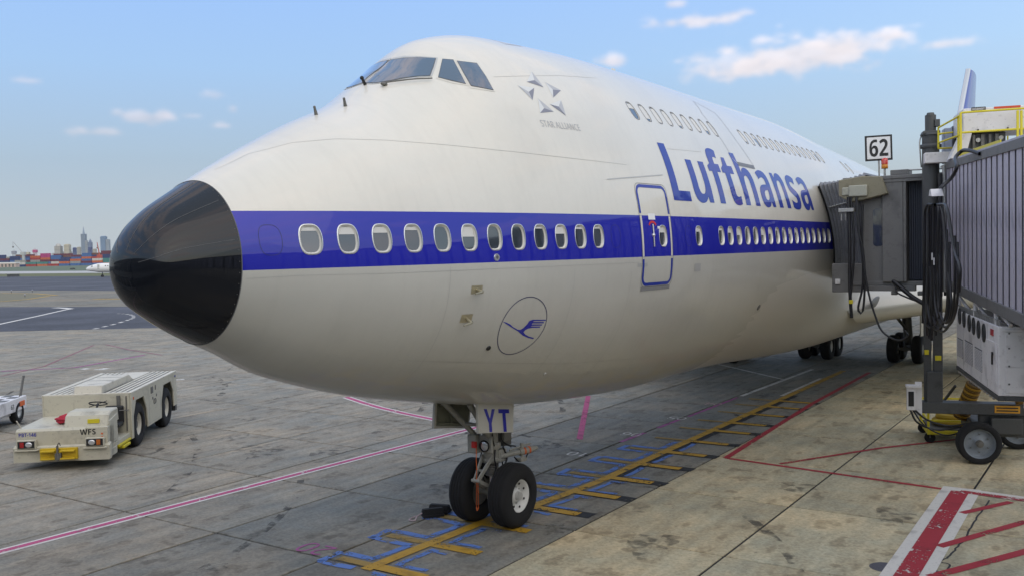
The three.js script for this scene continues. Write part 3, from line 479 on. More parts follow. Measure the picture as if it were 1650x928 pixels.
{
  const gx = 8.0;
  mesh('strut', [rod([gx, 0.60, 0], [gx - 0.03, 1.28, 0], 0.095, 0.095, 20), rod([gx - 0.03, 1.28, 0], [gx - 0.10, 2.55, 0], 0.155, 0.17, 24), at(lathe([[0.10, 0], [0.185, 0.01], [0.185, 0.09], [0.16, 0.10]], 24), gx - 0.035, 1.24, 0), at(lathe([[0.17, 0], [0.21, 0.02], [0.21, 0.12], [0.17, 0.14]], 24), gx - 0.05, 1.52, 0)], M.gearGrey, plane);
  mesh('chrome_piston', rod([gx, 0.72, 0], [gx - 0.03, 1.26, 0], 0.102, 0.102, 24), M.chrome, plane);
  mesh('dust_boot', [...Array(6)].map((_, i) => at(new THREE.TorusGeometry(0.118, 0.022, 8, 28), gx - 0.018, 1.0 + i * 0.042, 0, Math.PI / 2)), M.gearDark, plane);
  mesh('wire_bundle', [tube([[gx - 0.12, 1.52, 0.16], [gx - 0.2, 1.36, 0.2], [gx - 0.12, 1.18, 0.17], [gx - 0.16, 0.98, 0.15], [gx - 0.06, 0.8, 0.16]], 0.016), tube([[gx + 0.1, 1.55, 0.2], [gx + 0.2, 1.3, 0.22], [gx + 0.12, 1.1, 0.18], [gx + 0.16, 0.9, 0.16], [gx + 0.05, 0.72, 0.18]], 0.018), tube([[gx + 0.35, 1.3, 0.3], [gx + 0.45, 1.2, 0.34], [gx + 0.6, 1.22, 0.38], [gx + 0.7, 1.32, 0.4]], 0.016), tube([[gx - 0.3, 1.8, 0.05], [gx - 0.22, 1.95, 0.16], [gx - 0.05, 1.9, 0.22], [gx + 0.1, 2.1, 0.2], [gx + 0.1, 2.5, 0.15]], 0.02)], M.cable, plane);
  mesh('axle', [rod([gx, 0.633, -0.42], [gx, 0.633, 0.42], 0.075, 0.075, 16), at(lathe([[0.06, -0.14], [0.13, -0.13], [0.13, 0.13], [0.06, 0.14]], 20), gx, 0.633, 0), rod([gx, 0.60, -0.3], [gx, 0.60, 0.3], 0.05, 0.05, 12)], M.gearGrey, plane);
  mesh('torque_link', [beam([gx - 0.15, 1.40, 0.12], [gx - 0.56, 0.98, 0.045], 0.035, 0.085), beam([gx - 0.15, 1.40, -0.12], [gx - 0.56, 0.98, -0.045], 0.035, 0.085), beam([gx - 0.18, 1.30, -0.09], [gx - 0.18, 1.30, 0.09], 0.04, 0.06), beam([gx - 0.40, 1.145, -0.08], [gx - 0.40, 1.145, 0.08], 0.03, 0.05), beam([gx - 0.56, 0.98, 0.05], [gx - 0.10, 0.72, 0.12], 0.035, 0.08), beam([gx - 0.56, 0.98, -0.05], [gx - 0.10, 0.72, -0.12], 0.035, 0.08), rod([gx - 0.56, 0.98, -0.10], [gx - 0.56, 0.98, 0.10], 0.035)], M.gearGrey, plane);
  mesh('drag_brace', [rod([gx - 0.12, 1.62, 0.13], [gx - 1.15, 2.62, 0.32], 0.05, 0.06), rod([gx - 0.12, 1.62, -0.13], [gx - 1.15, 2.62, -0.32], 0.05, 0.06), rod([gx - 0.62, 2.1, -0.24], [gx - 0.62, 2.1, 0.24], 0.035), rod([gx - 0.62, 2.1, 0.1], [gx - 0.1, 2.5, 0.1], 0.03)], M.gearGrey, plane);
  mesh('steering_actuator', [rod([gx + 0.02, 1.36, 0.16], [gx + 0.52, 1.37, 0.30], 0.055, 0.055, 16), rod([gx + 0.52, 1.37, 0.30], [gx + 0.86, 1.38, 0.40], 0.075, 0.075, 16), rod([gx + 0.86, 1.38, 0.40], [gx + 0.99, 1.385, 0.44], 0.06, 0.035, 16), rod([gx + 0.02, 1.36, -0.16], [gx + 0.55, 1.37, -0.30], 0.06, 0.06, 16), box(gx - 0.02, gx + 0.24, 1.24, 1.5, -0.2, 0.2, 0.03), rod([gx + 0.6, 1.22, 0.32], [gx + 0.6, 1.55, 0.32], 0.04), box(gx + 0.45, gx + 0.68, 1.18, 1.27, 0.24, 0.40, 0.02), rod([gx + 0.3, 1.44, 0.22], [gx + 0.82, 1.50, 0.38], 0.02)], M.gearGrey, plane);
  mesh('warning_band', [rod([gx + 0.62, 1.372, 0.329], [gx + 0.66, 1.373, 0.341], 0.078, 0.078, 16), rod([gx + 0.74, 1.376, 0.364], [gx + 0.78, 1.377, 0.376], 0.078, 0.078, 16)], M.orange, plane);
  mesh('hydraulic_hoses', [tube([[gx - 0.05, 2.4, 0.16], [gx + 0.02, 2.0, 0.24], [gx + 0.06, 1.7, 0.2], [gx + 0.3, 1.52, 0.26]], 0.018), tube([[gx + 0.1, 2.4, 0.1], [gx + 0.22, 1.95, 0.16], [gx + 0.2, 1.6, 0.18], [gx + 0.45, 1.5, 0.27]], 0.016), tube([[gx + 0.02, 1.5, 0.17], [gx + 0.13, 1.15, 0.16], [gx + 0.12, 0.85, 0.12], [gx + 0.03, 0.66, 0.14]], 0.014), tube([[gx - 0.1, 1.5, -0.17], [gx - 0.2, 1.2, -0.18], [gx - 0.05, 0.8, -0.15]], 0.014), tube([[gx - 0.2, 1.62, 0.2], [gx - 0.28, 1.8, 0.22], [gx - 0.2, 2.1, 0.18], [gx - 0.1, 2.45, 0.18]], 0.014)], M.cable, plane);
  mesh('gear_boxes', [box(gx + 0.14, gx + 0.42, 1.62, 1.86, 0.02, 0.2, 0.02), box(gx + 0.22, gx + 0.5, 1.52, 1.66, -0.14, 0.14, 0.02), box(gx - 0.34, gx - 0.16, 1.56, 1.74, -0.26, -0.1, 0.02), rod([gx + 0.32, 1.9, 0.1], [gx + 0.32, 2.2, 0.1], 0.06)], M.gearDark, plane);
  const lamp = mesh('taxi_light', at(lathe([[0.02, -0.10], [0.09, -0.06], [0.115, 0.02], [0.115, 0.04], [0.10, 0.045]], 24), gx - 0.36, 1.64, 0.09, 0, 0, Math.PI / 2), M.black, plane);
  mesh('lens', at(new THREE.SphereGeometry(0.1, 20, 12, 0, Math.PI * 2, 0, 1.1).scale(1, 0.35, 1), gx - 0.375, 1.64, 0.09, 0, 0, Math.PI / 2), phy([0.55, 0.56, 0.56], 0.08, { clearcoat: 1, metalness: 0.6 }), lamp);
  mesh('lamp_bracket', [box(gx - 0.46, gx - 0.26, 1.48, 1.86, -0.28, -0.06, 0.03), box(gx - 0.36, gx - 0.3, 1.5, 1.84, -0.06, 0.25, 0.02), rod([gx - 0.36, 1.64, 0.09], [gx - 0.1, 1.66, 0.05], 0.03)], M.gearGrey, plane);
  mesh('red_cover', box(gx - 0.49, gx - 0.42, 1.60, 1.73, -0.16, -0.05, 0.02), M.red, plane);
  mesh('warning_streamer', [tube([[gx - 0.50, 1.62, -0.02], [gx - 0.54, 1.35, 0.0], [gx - 0.55, 1.2, 0.02]], 0.008), beam([gx - 0.56, 1.24, 0.02], [gx - 0.57, 0.44, 0.0], 0.028, 0.006, V(0.3, 0, 1)), beam([gx - 0.57, 1.0, 0.05], [gx - 0.60, 0.46, 0.07], 0.028, 0.006, V(0.3, 0, 1)), tube([[gx - 0.57, 0.46, 0.0], [gx - 0.60, 0.41, 0.04], [gx - 0.60, 0.47, 0.07]], 0.012)], M.orange, plane);
  // doors on both sides of the bay
  for (const s of [1, -1]) {
    const d = new THREE.Group(); d.name = 'gear_door'; plane.add(d); d.position.set(0, 0, s * 0.66); d.rotation.x = -s * 0.06;
    const y1 = 2.60, g = prism([[6.80, 2.08], [7.93, 1.90], [8.03, y1 - 0.1], [6.83, y1 + 0.06]], s > 0 ? -0.03 : -0.03, 0.03, 0.008); g.translate(0, 0, 0);
    mesh('panel', g, M.greySkin, d);
    mesh('stiffener', [beam([6.9, 2.16, -s * 0.05], [7.9, 2.0, -s * 0.05], 0.04, 0.05), beam([6.9, 2.48, -s * 0.05], [7.95, 2.4, -s * 0.05], 0.04, 0.05), beam([7.3, 2.12, -s * 0.05], [7.32, 2.5, -s * 0.05], 0.04, 0.05)], M.doorIn, d);
    if (s > 0) {
      const q = (ch, x0) => { const t = new THREE.ShapeGeometry(font.generateShapes(ch, 1)); t.computeBoundingBox(); t.translate(-t.boundingBox.min.x, 0, 0); t.scale(0.44, 0.60, 1); t.applyMatrix4(new THREE.Matrix4().makeShear(0, 0, -0.155, 0, 0, 0)); t.translate(x0, 0, 0.0345); return t; };
      const place = (ch, x0) => { const t = q(ch, 0); const p = t.attributes.position; for (let i = 0; i < p.count; i++) { const X = x0 + p.getX(i); p.setXYZ(i, X, p.getY(i) + 2.14 - (X - 6.8) * 0.16, 0.0345); } return t; };
      const fix = (ch, x0) => { const t = new THREE.ShapeGeometry(font.generateShapes(ch, 1)); t.computeBoundingBox(); const b = t.boundingBox; t.translate(-b.min.x, -b.min.y, 0); t.scale(0.36 / (b.max.x - b.min.x), 0.44 / (b.max.y - b.min.y), 1); const p = t.attributes.position; for (let i = 0; i < p.count; i++) { const X = x0 + p.getX(i); p.setXYZ(i, X, p.getY(i) + 2.10 - (X - 6.8) * 0.16, 0.034); } return t; };
      void place; mesh('registration_letters', [fix('Y', 7.00), fix('T', 7.47)], M.blue, d);
    } else mesh('lining', prism([[6.86, 2.12], [7.88, 1.95], [7.96, 2.47], [6.88, 2.60]], 0.03, 0.036, 0.001), M.doorIn, d);
    mesh('hinge_arm', [rod([7.0, 2.5, -s * 0.04], [7.05, 2.68, -s * 0.2], 0.025), rod([7.8, 2.4, -s * 0.04], [7.82, 2.6, -s * 0.2], 0.025)], M.gearGrey, d);
  }
}
{ // main gear: four-wheel bogies under body and wing
  const t = lathe(grooved(0.63, 0.46, 0.28, 3), 36), r = lathe([[0.05, 0.12], [0.14, 0.13], [0.2, 0.05], [0.27, 0.17], [0.285, 0.17], [0.285, -0.17], [0.05, -0.12]], 24); t.rotateX(Math.PI / 2); r.rotateX(Math.PI / 2);
  const struts = [];
  for (const [x, z] of [[38.2, 2.0], [38.2, -2.0], [35.2, 5.5], [35.2, -5.5]]) {
    const g = new THREE.Group(); g.name = 'main_gear'; g.position.set(x, 0, z); plane.add(g);
    for (const dx of [-0.72, 0.72]) for (const dz of [-0.52, 0.52]) { const k = mesh('wheel', t, M.rubber, g); k.position.set(dx, 0.628, dz); const q = mesh('rim', r, M.hub, g); q.position.set(dx, 0.628, dz); if (dz < 0) q.rotation.y = Math.PI; }
    mesh('bogie_beam', [rod([-0.8, 0.65, 0], [0.8, 0.65, 0], 0.13), rod([-0.72, 0.63, -0.45], [-0.72, 0.63, 0.45], 0.07), rod([0.72, 0.63, -0.45], [0.72, 0.63, 0.45], 0.07), rod([0, 0.65, 0], [0, 2.6, -Math.sign(z) * 0.15], 0.19, 0.22), rod([0.05, 1.3, 0], [-0.9, 2.4, -Math.sign(z) * 0.6], 0.07)], M.gearDark, g);
    mesh('gear_door', box(-0.9, 0.7, 1.2, 2.4, Math.sign(z) * 0.62, Math.sign(z) * 0.67, 0.02), M.greySkin, g); struts.push(g);
  }
}
{ // wing-body fairing, wings, fin
  const s = new Soup(), nx = 60, nt = 48, P = [];
  for (let i = 0; i <= nx; i++) {                          // swells out of the lower body without a step
    const x = 15 + 33 * i / nx, p = prof(x), k = smooth(15, 27, x) * smooth(48, 38, x), row = [], yTop = 4.75;
    for (let j = 0; j <= nt; j++) { const t = -1 + 2 * j / nt, a = Math.abs(t), y = p.b + (yTop - p.b) * (1 - Math.cos((a) * Math.PI / 2)), f = smooth(yTop, 3.3, y) * k, z = a === 0 ? 0 : zAt(x, y); row.push(V(x, y - 0.42 * f * (1 - 0.5 * a) - 0.004, -Math.sign(t) * (z * (1 + 0.16 * f) - 0.006))); }
    P.push(row);
  }
  const N = P.map((q, i) => q.map((_, j) => { const a = P[Math.max(0, i - 1)][j], b = P[Math.min(nx, i + 1)][j], c = q[Math.max(0, j - 1)], d = q[Math.min(nt, j + 1)]; return d.clone().sub(c).cross(b.clone().sub(a)).normalize(); }));
  for (let i = 0; i < nx; i++) for (let j = 0; j < nt; j++) { s.tri(P[i][j], P[i + 1][j + 1], P[i + 1][j], N[i][j], N[i + 1][j + 1], N[i + 1][j]); s.tri(P[i][j], P[i][j + 1], P[i + 1][j + 1], N[i][j], N[i][j + 1], N[i + 1][j + 1]); }
  mesh('belly_fairing', s.geo(), phy([0.55, 0.53, 0.48], 0.45, { clearcoat: 0.4, clearcoatRoughness: 0.15 }), plane);
  for (const [x, y] of [[24.3, 3.55], [26.6, 3.5]]) mesh('air_inlet', at(new THREE.SphereGeometry(1, 20, 12).scale(0.62, 0.17, 0.05), x, y, 3.70, 0.1, 0, 0.06), M.gearDark, plane);
  const foil = (c) => { const u = [], n = 14; for (let i = 0; i <= n; i++) { const t = i / n; u.push([t, 0.6 * (0.2969 * Math.sqrt(t) - 0.126 * t - 0.3516 * t * t + 0.2843 * t ** 3 - 0.1036 * t ** 4)]); } return [...u, ...u.slice(1, -1).reverse().map(([a, b]) => [a, -b * 0.7])].map(([a, b]) => [a * c, b * c]); };
  const loft = (secs) => { const g = new THREE.BufferGeometry(), p = [], ix = [], n = secs[0].length; secs.forEach((q) => q.forEach((v) => p.push(v.x, v.y, v.z))); for (let i = 0; i < secs.length - 1; i++) for (let j = 0; j < n; j++) { const a = i * n + j, b = i * n + (j + 1) % n, c = a + n, d = b + n; ix.push(a, b, d, a, d, c); } g.setAttribute('position', new THREE.Float32BufferAttribute(p, 3)); g.setIndex(ix); g.computeVertexNormals(); return g; };
  for (const m of [1, -1]) mesh('wing', loft([[23.5, 3.3, 3.0, 15.5], [31.5, 4.3, 12, 9.5], [39.5, 5.4, 22, 6.2], [47.5, 6.6, 32.5, 3.4]].map(([x, y, z, c]) => foil(c).map(([a, b]) => V(x + a, y + b, m * z)))), M.greySkin, plane);
  const fin = mesh('tail_fin', loft([[59.5, 8.0, 12.5], [64.2, 12.6, 8.8], [70.2, 18.2, 4.4]].map(([x, y, c]) => foil(c).map(([a, b]) => V(x + a, y, b * 0.9)))), phy([0.03, 0.055, 0.30], 0.4, { clearcoat: 0.6 }), plane);
  mesh('leading_edge', loft([[59.42, 8.0, 0.9], [64.12, 12.6, 0.75], [70.12, 18.23, 0.5]].map(([x, y, c]) => foil(12).map(([a, b]) => V(x + a / 12 * c, y, b * 0.9 * 0.32)))), M.silver, fin);
  mesh('tailplane', loft([[64, 7.6, 1.0, 8], [72.5, 8.4, 11, 3]].map(([x, y, z, c]) => foil(c).map(([a, b]) => V(x + a, y + b, -z)))), M.greySkin, plane);
}
// ------------------------------------------------------------------ ground
const rectGeo = (pts, y) => { const s = new THREE.ShapeGeometry(new THREE.Shape(pts.map((p) => new THREE.Vector2(p.x ?? p[0], -(p.z ?? p[1]))))); s.rotateX(-Math.PI / 2); s.translate(0, y, 0); const p = s.attributes.position, uv = s.attributes.uv; for (let i = 0; i < p.count; i++) uv.setXY(i, p.getX(i), p.getZ(i)); return s; };
const concreteTex = tex('concrete', 1024, (u, v) => {
  const a = fbm(u * 4, v * 4, 4, 4, 71, 4), st = fbm(u * 5, v * 34, 5, 34, 73, 4), f = fbm(u * 160, v * 160, 160, 160, 75, 2), d = vnoise(u * 300, v * 300, 300, 300, 77), bl = fbm(u * 18, v * 24, 18, 24, 79, 3);
  let k = 0.72 + (a - 0.5) * 0.16 + (st - 0.5) * 0.17 + (f - 0.5) * 0.15 - 0.16 * smooth(0.86, 0.97, d) - 0.11 * smooth(0.60, 0.76, bl);
  const w = (a - 0.5) * 0.10 + (bl - 0.5) * 0.06; return [k * (1.0 + w), k * 0.985, k * (0.93 - w)];
}, true, 1);
const slabMats = [];                                       // eight each of older grey slabs, rubbed and oiled ones along the stand line with fuselage shade in their tint, newer buff ones
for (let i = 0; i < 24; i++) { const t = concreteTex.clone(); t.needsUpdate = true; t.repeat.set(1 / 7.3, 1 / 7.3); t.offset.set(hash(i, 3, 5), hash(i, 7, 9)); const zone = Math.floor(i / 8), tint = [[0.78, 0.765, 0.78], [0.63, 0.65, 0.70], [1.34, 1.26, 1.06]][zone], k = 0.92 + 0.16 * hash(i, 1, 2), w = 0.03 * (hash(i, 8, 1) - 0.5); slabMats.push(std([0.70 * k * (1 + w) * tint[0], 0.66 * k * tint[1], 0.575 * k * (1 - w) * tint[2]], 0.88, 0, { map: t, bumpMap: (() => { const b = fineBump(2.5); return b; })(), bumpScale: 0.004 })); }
const SX = 3.66, SZ = 3.05, JX = 8.38, JZ = 4.70, GAP = 0.05;
function slabGeo(lx, lz) {                                 // slab with worn (chamfered) edges; local uv in metres
  const s = new Soup(), c = 0.012, d = 0.03, X = lx / 2, Z = lz / 2, n = V(0, 1, 0), Pq = (x, y, z) => V(x, y, z);
  const top = [[-X + c, -Z + c], [X - c, -Z + c], [X - c, Z - c], [-X + c, Z - c]], mid = [[-X, -Z], [X, -Z], [X, Z], [-X, Z]];
  const quad = (a, b, e, f, m) => { s.tri(a, b, e, m, m, m); s.tri(a, e, f, m, m, m); };
  quad(Pq(top[0][0], 0, top[0][1]), Pq(top[3][0], 0, top[3][1]), Pq(top[2][0], 0, top[2][1]), Pq(top[1][0], 0, top[1][1]), n);
  for (let i = 0; i < 4; i++) { const j = (i + 1) % 4, o = V((mid[i][0] + mid[j][0]), 0, (mid[i][1] + mid[j][1])).normalize(); quad(Pq(top[i][0], 0, top[i][1]), Pq(top[j][0], 0, top[j][1]), Pq(mid[j][0], -c, mid[j][1]), Pq(mid[i][0], -c, mid[i][1]), o.clone().add(n).normalize()); quad(Pq(mid[i][0], -c, mid[i][1]), Pq(mid[j][0], -c, mid[j][1]), Pq(mid[j][0], -d, mid[j][1]), Pq(mid[i][0], -d, mid[i][1]), o); }
  const g = s.geo(), p = g.attributes.position, uv = g.attributes.uv; for (let i = 0; i < p.count; i++) uv.setXY(i, p.getX(i), p.getZ(i)); return g;
}
structure(mesh('terrain', rectGeo([[-30000, -30000], [30000, -30000], [30000, 30000], [-30000, 30000]], -0.12), std([0.10, 0.105, 0.075], 0.95)));
const apron = structure(mesh('apron', rectGeo([[-60, -260], [300, -260], [300, 120], [-60, 120]], -0.026), std([0.022, 0.022, 0.022], 0.95)));
apron.userData.label = 'weathered concrete apron of rectangular slabs with dark joints';
{
  const g = slabGeo(SX - GAP, SZ - GAP), far = [], list = [], q = V();
  for (let i = -6; i <= 36; i++) for (let j = -52; j <= 14; j++) {
    const x = JX + (i + 0.5) * SX, z = JZ + (j + 0.5) * SZ; q.set(x, 0, z).sub(camera.position); const dz = q.dot(cF);
    const px = W0 / 2 + FPX * q.dot(cR) / dz, py = H0 / 2 - FPX * q.dot(cU) / dz; list.push({ x, z, i, j, seen: dz > 2 && px > -260 && px < W0 + 260 && py < H0 + 260, d: q.length() });
  }
  list.sort((a, b) => (b.seen - a.seen) || a.d - b.d);
  list.forEach((s, n) => {
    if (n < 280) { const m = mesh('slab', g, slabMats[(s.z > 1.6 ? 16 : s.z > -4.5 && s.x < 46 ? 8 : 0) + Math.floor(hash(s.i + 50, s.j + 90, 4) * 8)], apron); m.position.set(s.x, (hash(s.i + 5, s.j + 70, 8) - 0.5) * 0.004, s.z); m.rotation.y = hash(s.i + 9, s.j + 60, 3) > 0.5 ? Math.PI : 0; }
    else { const c = g.clone(); c.translate(s.x, 0, s.z); const p = c.attributes.position, uv = c.attributes.uv; for (let k = 0; k < p.count; k++) uv.setXY(k, p.getX(k), p.getZ(k)); far.push(c); }
  });
  const f = mesh('far_slabs', join(far), slabMats[2], apron); f.userData.kind = 'stuff';
}
// ------------------------------------------------------------------ painted lines (thin sheets a few millimetres above the slabs)
const paint = (c, wear = 0.6) => std(c, 0.75, 0, { alphaMap: worn(wear), transparent: true, map: grime(0.6) });
const P0 = { pink: paint([0.46, 0.075, 0.20], 0.35), white: paint([0.62, 0.61, 0.59], 0.45), red: paint([0.36, 0.022, 0.038], 0.35), yellow: paint([0.48, 0.285, 0.02], 0.5), blue: std([0.10, 0.19, 0.48], 0.75, 0, { alphaMap: tex('ragged', 512, (u, v) => { const a = fbm(u * 7, v * 7, 7, 7, 61, 5), b = fbm(u * 50, v * 50, 50, 50, 63, 3); return smooth(0.37, 0.46, a * 0.6 + b * 0.4); }, false, 0.7), transparent: true }), black: paint([0.02, 0.02, 0.022], 0.7), bright: std([0.66, 0.65, 0.63], 0.75, 0, { map: grime(0.6) }), mag: paint([0.34, 0.09, 0.26], 0.6), tar: std([0.028, 0.028, 0.03], 0.8) };
function line(pts, w, y) {                                 // ribbon along ground points
  const q = pts.map((p) => Array.isArray(p) ? V(p[0], y, p[1]) : V(p.x, y, p.z)), s = new Soup(), n = V(0, 1, 0);
  const off = q.map((_, i) => { const t = q[Math.min(q.length - 1, i + 1)].clone().sub(q[Math.max(0, i - 1)]).normalize(); return V(-t.z, 0, t.x).multiplyScalar(w / 2); });
  for (let i = 0; i < q.length - 1; i++) { const a = q[i].clone().add(off[i]), b = q[i + 1].clone().add(off[i + 1]), c = q[i + 1].clone().sub(off[i + 1]), d = q[i].clone().sub(off[i]); s.tri(a, b, c, n, n, n); s.tri(a, c, d, n, n, n); }
  const g = s.geo(), p = g.attributes.position, uv = g.attributes.uv; for (let i = 0; i < p.count; i++) uv.setXY(i, p.getX(i), p.getZ(i)); return g;
}
const mark = (name, geos, m, label) => { const o = structure(mesh(name, geos, m)); if (label) o.userData.label = label; return o; };
const Gp = (l) => l.map(([x, y]) => ground(x, y));
{
  const a = ground(0, 889), b = ground(755, 692), d = b.clone().sub(a).normalize(), A = a.clone().addScaledVector(d, -14), B = b.clone().addScaledVector(d, 1.0);
  mark('taxi_line', line([A, B], 0.34, 0.006), P0.bright, 'white edging under the pink taxi line'); mark('taxi_line', line([A, B], 0.17, 0.010), P0.pink, 'pink line with white edges across the apron');
  mark('taxi_line', line(Gp([[558, 640], [585, 649], [612, 657], [650, 666], [704, 677]]), 0.36, 0.006), P0.bright, 'white edging under the curved pink line'); mark('taxi_line', line(Gp([[558, 640], [585, 649], [612, 657], [650, 666], [704, 677]]), 0.2, 0.010), P0.pink, 'curved pink line beyond the nose wheels');
  mark('stop_line', line(Gp([[948, 638], [934, 708]]), 0.18, 0.006), P0.pink, 'short pink line under the fuselage');
  mark('guide_line', [line(Gp([[1000, 712], [1040, 697]]), 0.14, 0.006), line(Gp([[1060, 689.5], [1095, 676]]), 0.14, 0.006), line(Gp([[1110, 671], [1190, 640]]), 0.13, 0.006)], P0.mag, 'dashed magenta line beside the yellow stand line');
  mark('guide_line', [line(Gp([[1195, 638], [1310, 595]]), 0.16, 0.006), line(Gp([[1155, 586], [1262, 611]]), 0.14, 0.006)], P0.white, 'white lines under the belly of the airliner');
  mark('guide_line', line(Gp([[0, 598], [120, 592], [232, 572]]), 0.22, 0.006), P0.mag, 'thin magenta line crossing behind the tow tractor'); mark('guide_line', [line(Gp([[130, 595], [142, 593.5]]), 0.5, 0.008), line(Gp([[155, 596], [172, 593]]), 0.5, 0.008), line(Gp([[282, 612], [296, 611]]), 0.3, 0.008)], P0.white, 'white dashes behind the tow tractor');
  mark('guide_line', line(Gp([[0, 606], [70, 590], [150, 556], [170, 555], [205, 563], [260, 572]]), 0.16, 0.006), paint([0.26, 0.12, 0.14], 0.9), 'faded reddish line beyond the tow tractor');
}
{ // stand centre line: yellow over ragged black and blue, with cross bars
  const xsBars = [4.83, 6.30, 7.85, 9.35, 10.87, 12.40, 14.0, 15.6, 17.2, 18.9, 20.3, 22.0, 23.6, 24.9];
  const cz = 0.25, r = (a) => (rnd() - 0.5) * a;
  const jag = (x0, x1, z0, z1, w, y) => { const k = 1 + Math.floor(Math.hypot(x1 - x0, z1 - z0) / 0.35), l = []; for (let i = 0; i <= k; i++) l.push([x0 + (x1 - x0) * i / k + r(0.05), z0 + (z1 - z0) * i / k + r(0.05)]); return line(l, w, y); };
  const blk = [], blu = [], yel = [], yel2 = [];
  const c0 = (x) => x < 9 ? -0.32 + 0.04 * (x - 5) : x < 12 ? 0.02 + 0.08 * (x - 9) : cz;
  for (let i = 0; i < xsBars.length; i++) {
    const x = xsBars[i], z0 = c0(x) - (x < 6 ? 0.85 : 1.05), z1 = c0(x) + 1.15;
    if (x > 8.9) { blk.push(jag(x + 0.02, x + 0.02, c0(x) + 0.1, z1 + 0.32, 0.38, 0.005)); }
    yel.push(line([[x, c0(x) - 0.05], [x, z1]], 0.26, 0.013)); yel2.push(line([[x, z0], [x, c0(x)]], 0.20, 0.0115));
    if (x < 17) { blu.push(jag(x + 0.27, x + 0.27, z0 - 0.1, c0(x) - 0.25, 0.18, 0.009), jag(x - 0.27, x - 0.27, z0 - 0.2, c0(x) - 0.25, 0.18, 0.009), jag(x - 0.3, x + 0.3, z0 - 0.18, z0 - 0.2, 0.16, 0.009)); if (x < 13) blu.push(jag(x + 0.28, x + 0.28, c0(x) + 0.25, z1 - 0.2, 0.12, 0.009), jag(x - 0.3, x - 0.3, c0(x) + 0.2, z1 - 0.5, 0.14, 0.009)); }
    const nx = xsBars[i + 1] ?? x + 1.5; if (x < 16) { blu.push(jag(x + 0.3, nx - 0.3, c0(x) - 0.28, c0(nx) - 0.28, 0.16, 0.009), jag(x + 0.3, nx - 0.3, c0(x) + 0.3, c0(nx) + 0.3, 0.13, 0.009)); }
    if (x > 11) blk.push(jag(x + 0.2, nx - 0.1, c0(x) + 0.2, c0(nx) + 0.2, 0.2, 0.005));
  }
  const cl = []; for (let x = 4.6; x <= 34; x += 0.5) cl.push([x, c0(x)]);
  mark('stand_line', blk, P0.black, 'black patches beside the yellow stand line'); mark('stand_line', blu, P0.blue, 'ragged blue outline of the yellow stand line');
  mark('stand_line', line(cl, 0.24, 0.0155), P0.yellow, 'yellow stand centre line'); mark('stand_line', yel, P0.yellow, 'yellow cross bars of the stand line'); mark('stand_line', yel2, paint([0.33, 0.22, 0.05], 0.9), 'worn yellow cross bars of the stand line');
  mark('stand_line', line([[26, cz - 0.22], [31, cz - 0.22]], 0.14, 0.009), P0.white, 'pale line beside the far stand line');
  const num = (t, px, py, size, m) => { const c = ground(px, py), g = new THREE.ShapeGeometry(fontRegular.generateShapes(t, size)); g.computeBoundingBox(); g.translate(-(g.boundingBox.max.x) / 2, -g.boundingBox.max.y / 2, 0); g.rotateX(-Math.PI / 2); g.rotateY(Math.PI * 1.5 + Math.PI); g.translate(c.x, 0.009, c.z); const p = g.attributes.position, uv = g.attributes.uv; for (let i = 0; i < p.count; i++) uv.setXY(i, p.getX(i), p.getZ(i)); return mark('painted_number', g, m, 'stand number ' + t + ' painted on the concrete'); };
  num('20', 508, 885, 0.5, P0.mag); num('10', 932, 732, 0.42, P0.white); num('06', 1018, 700, 0.42, P0.white); num('05', 1092, 674, 0.42, P0.white); num('04', 1150, 651, 0.42, paint([0.5, 0.36, 0.36], 0.8));
}
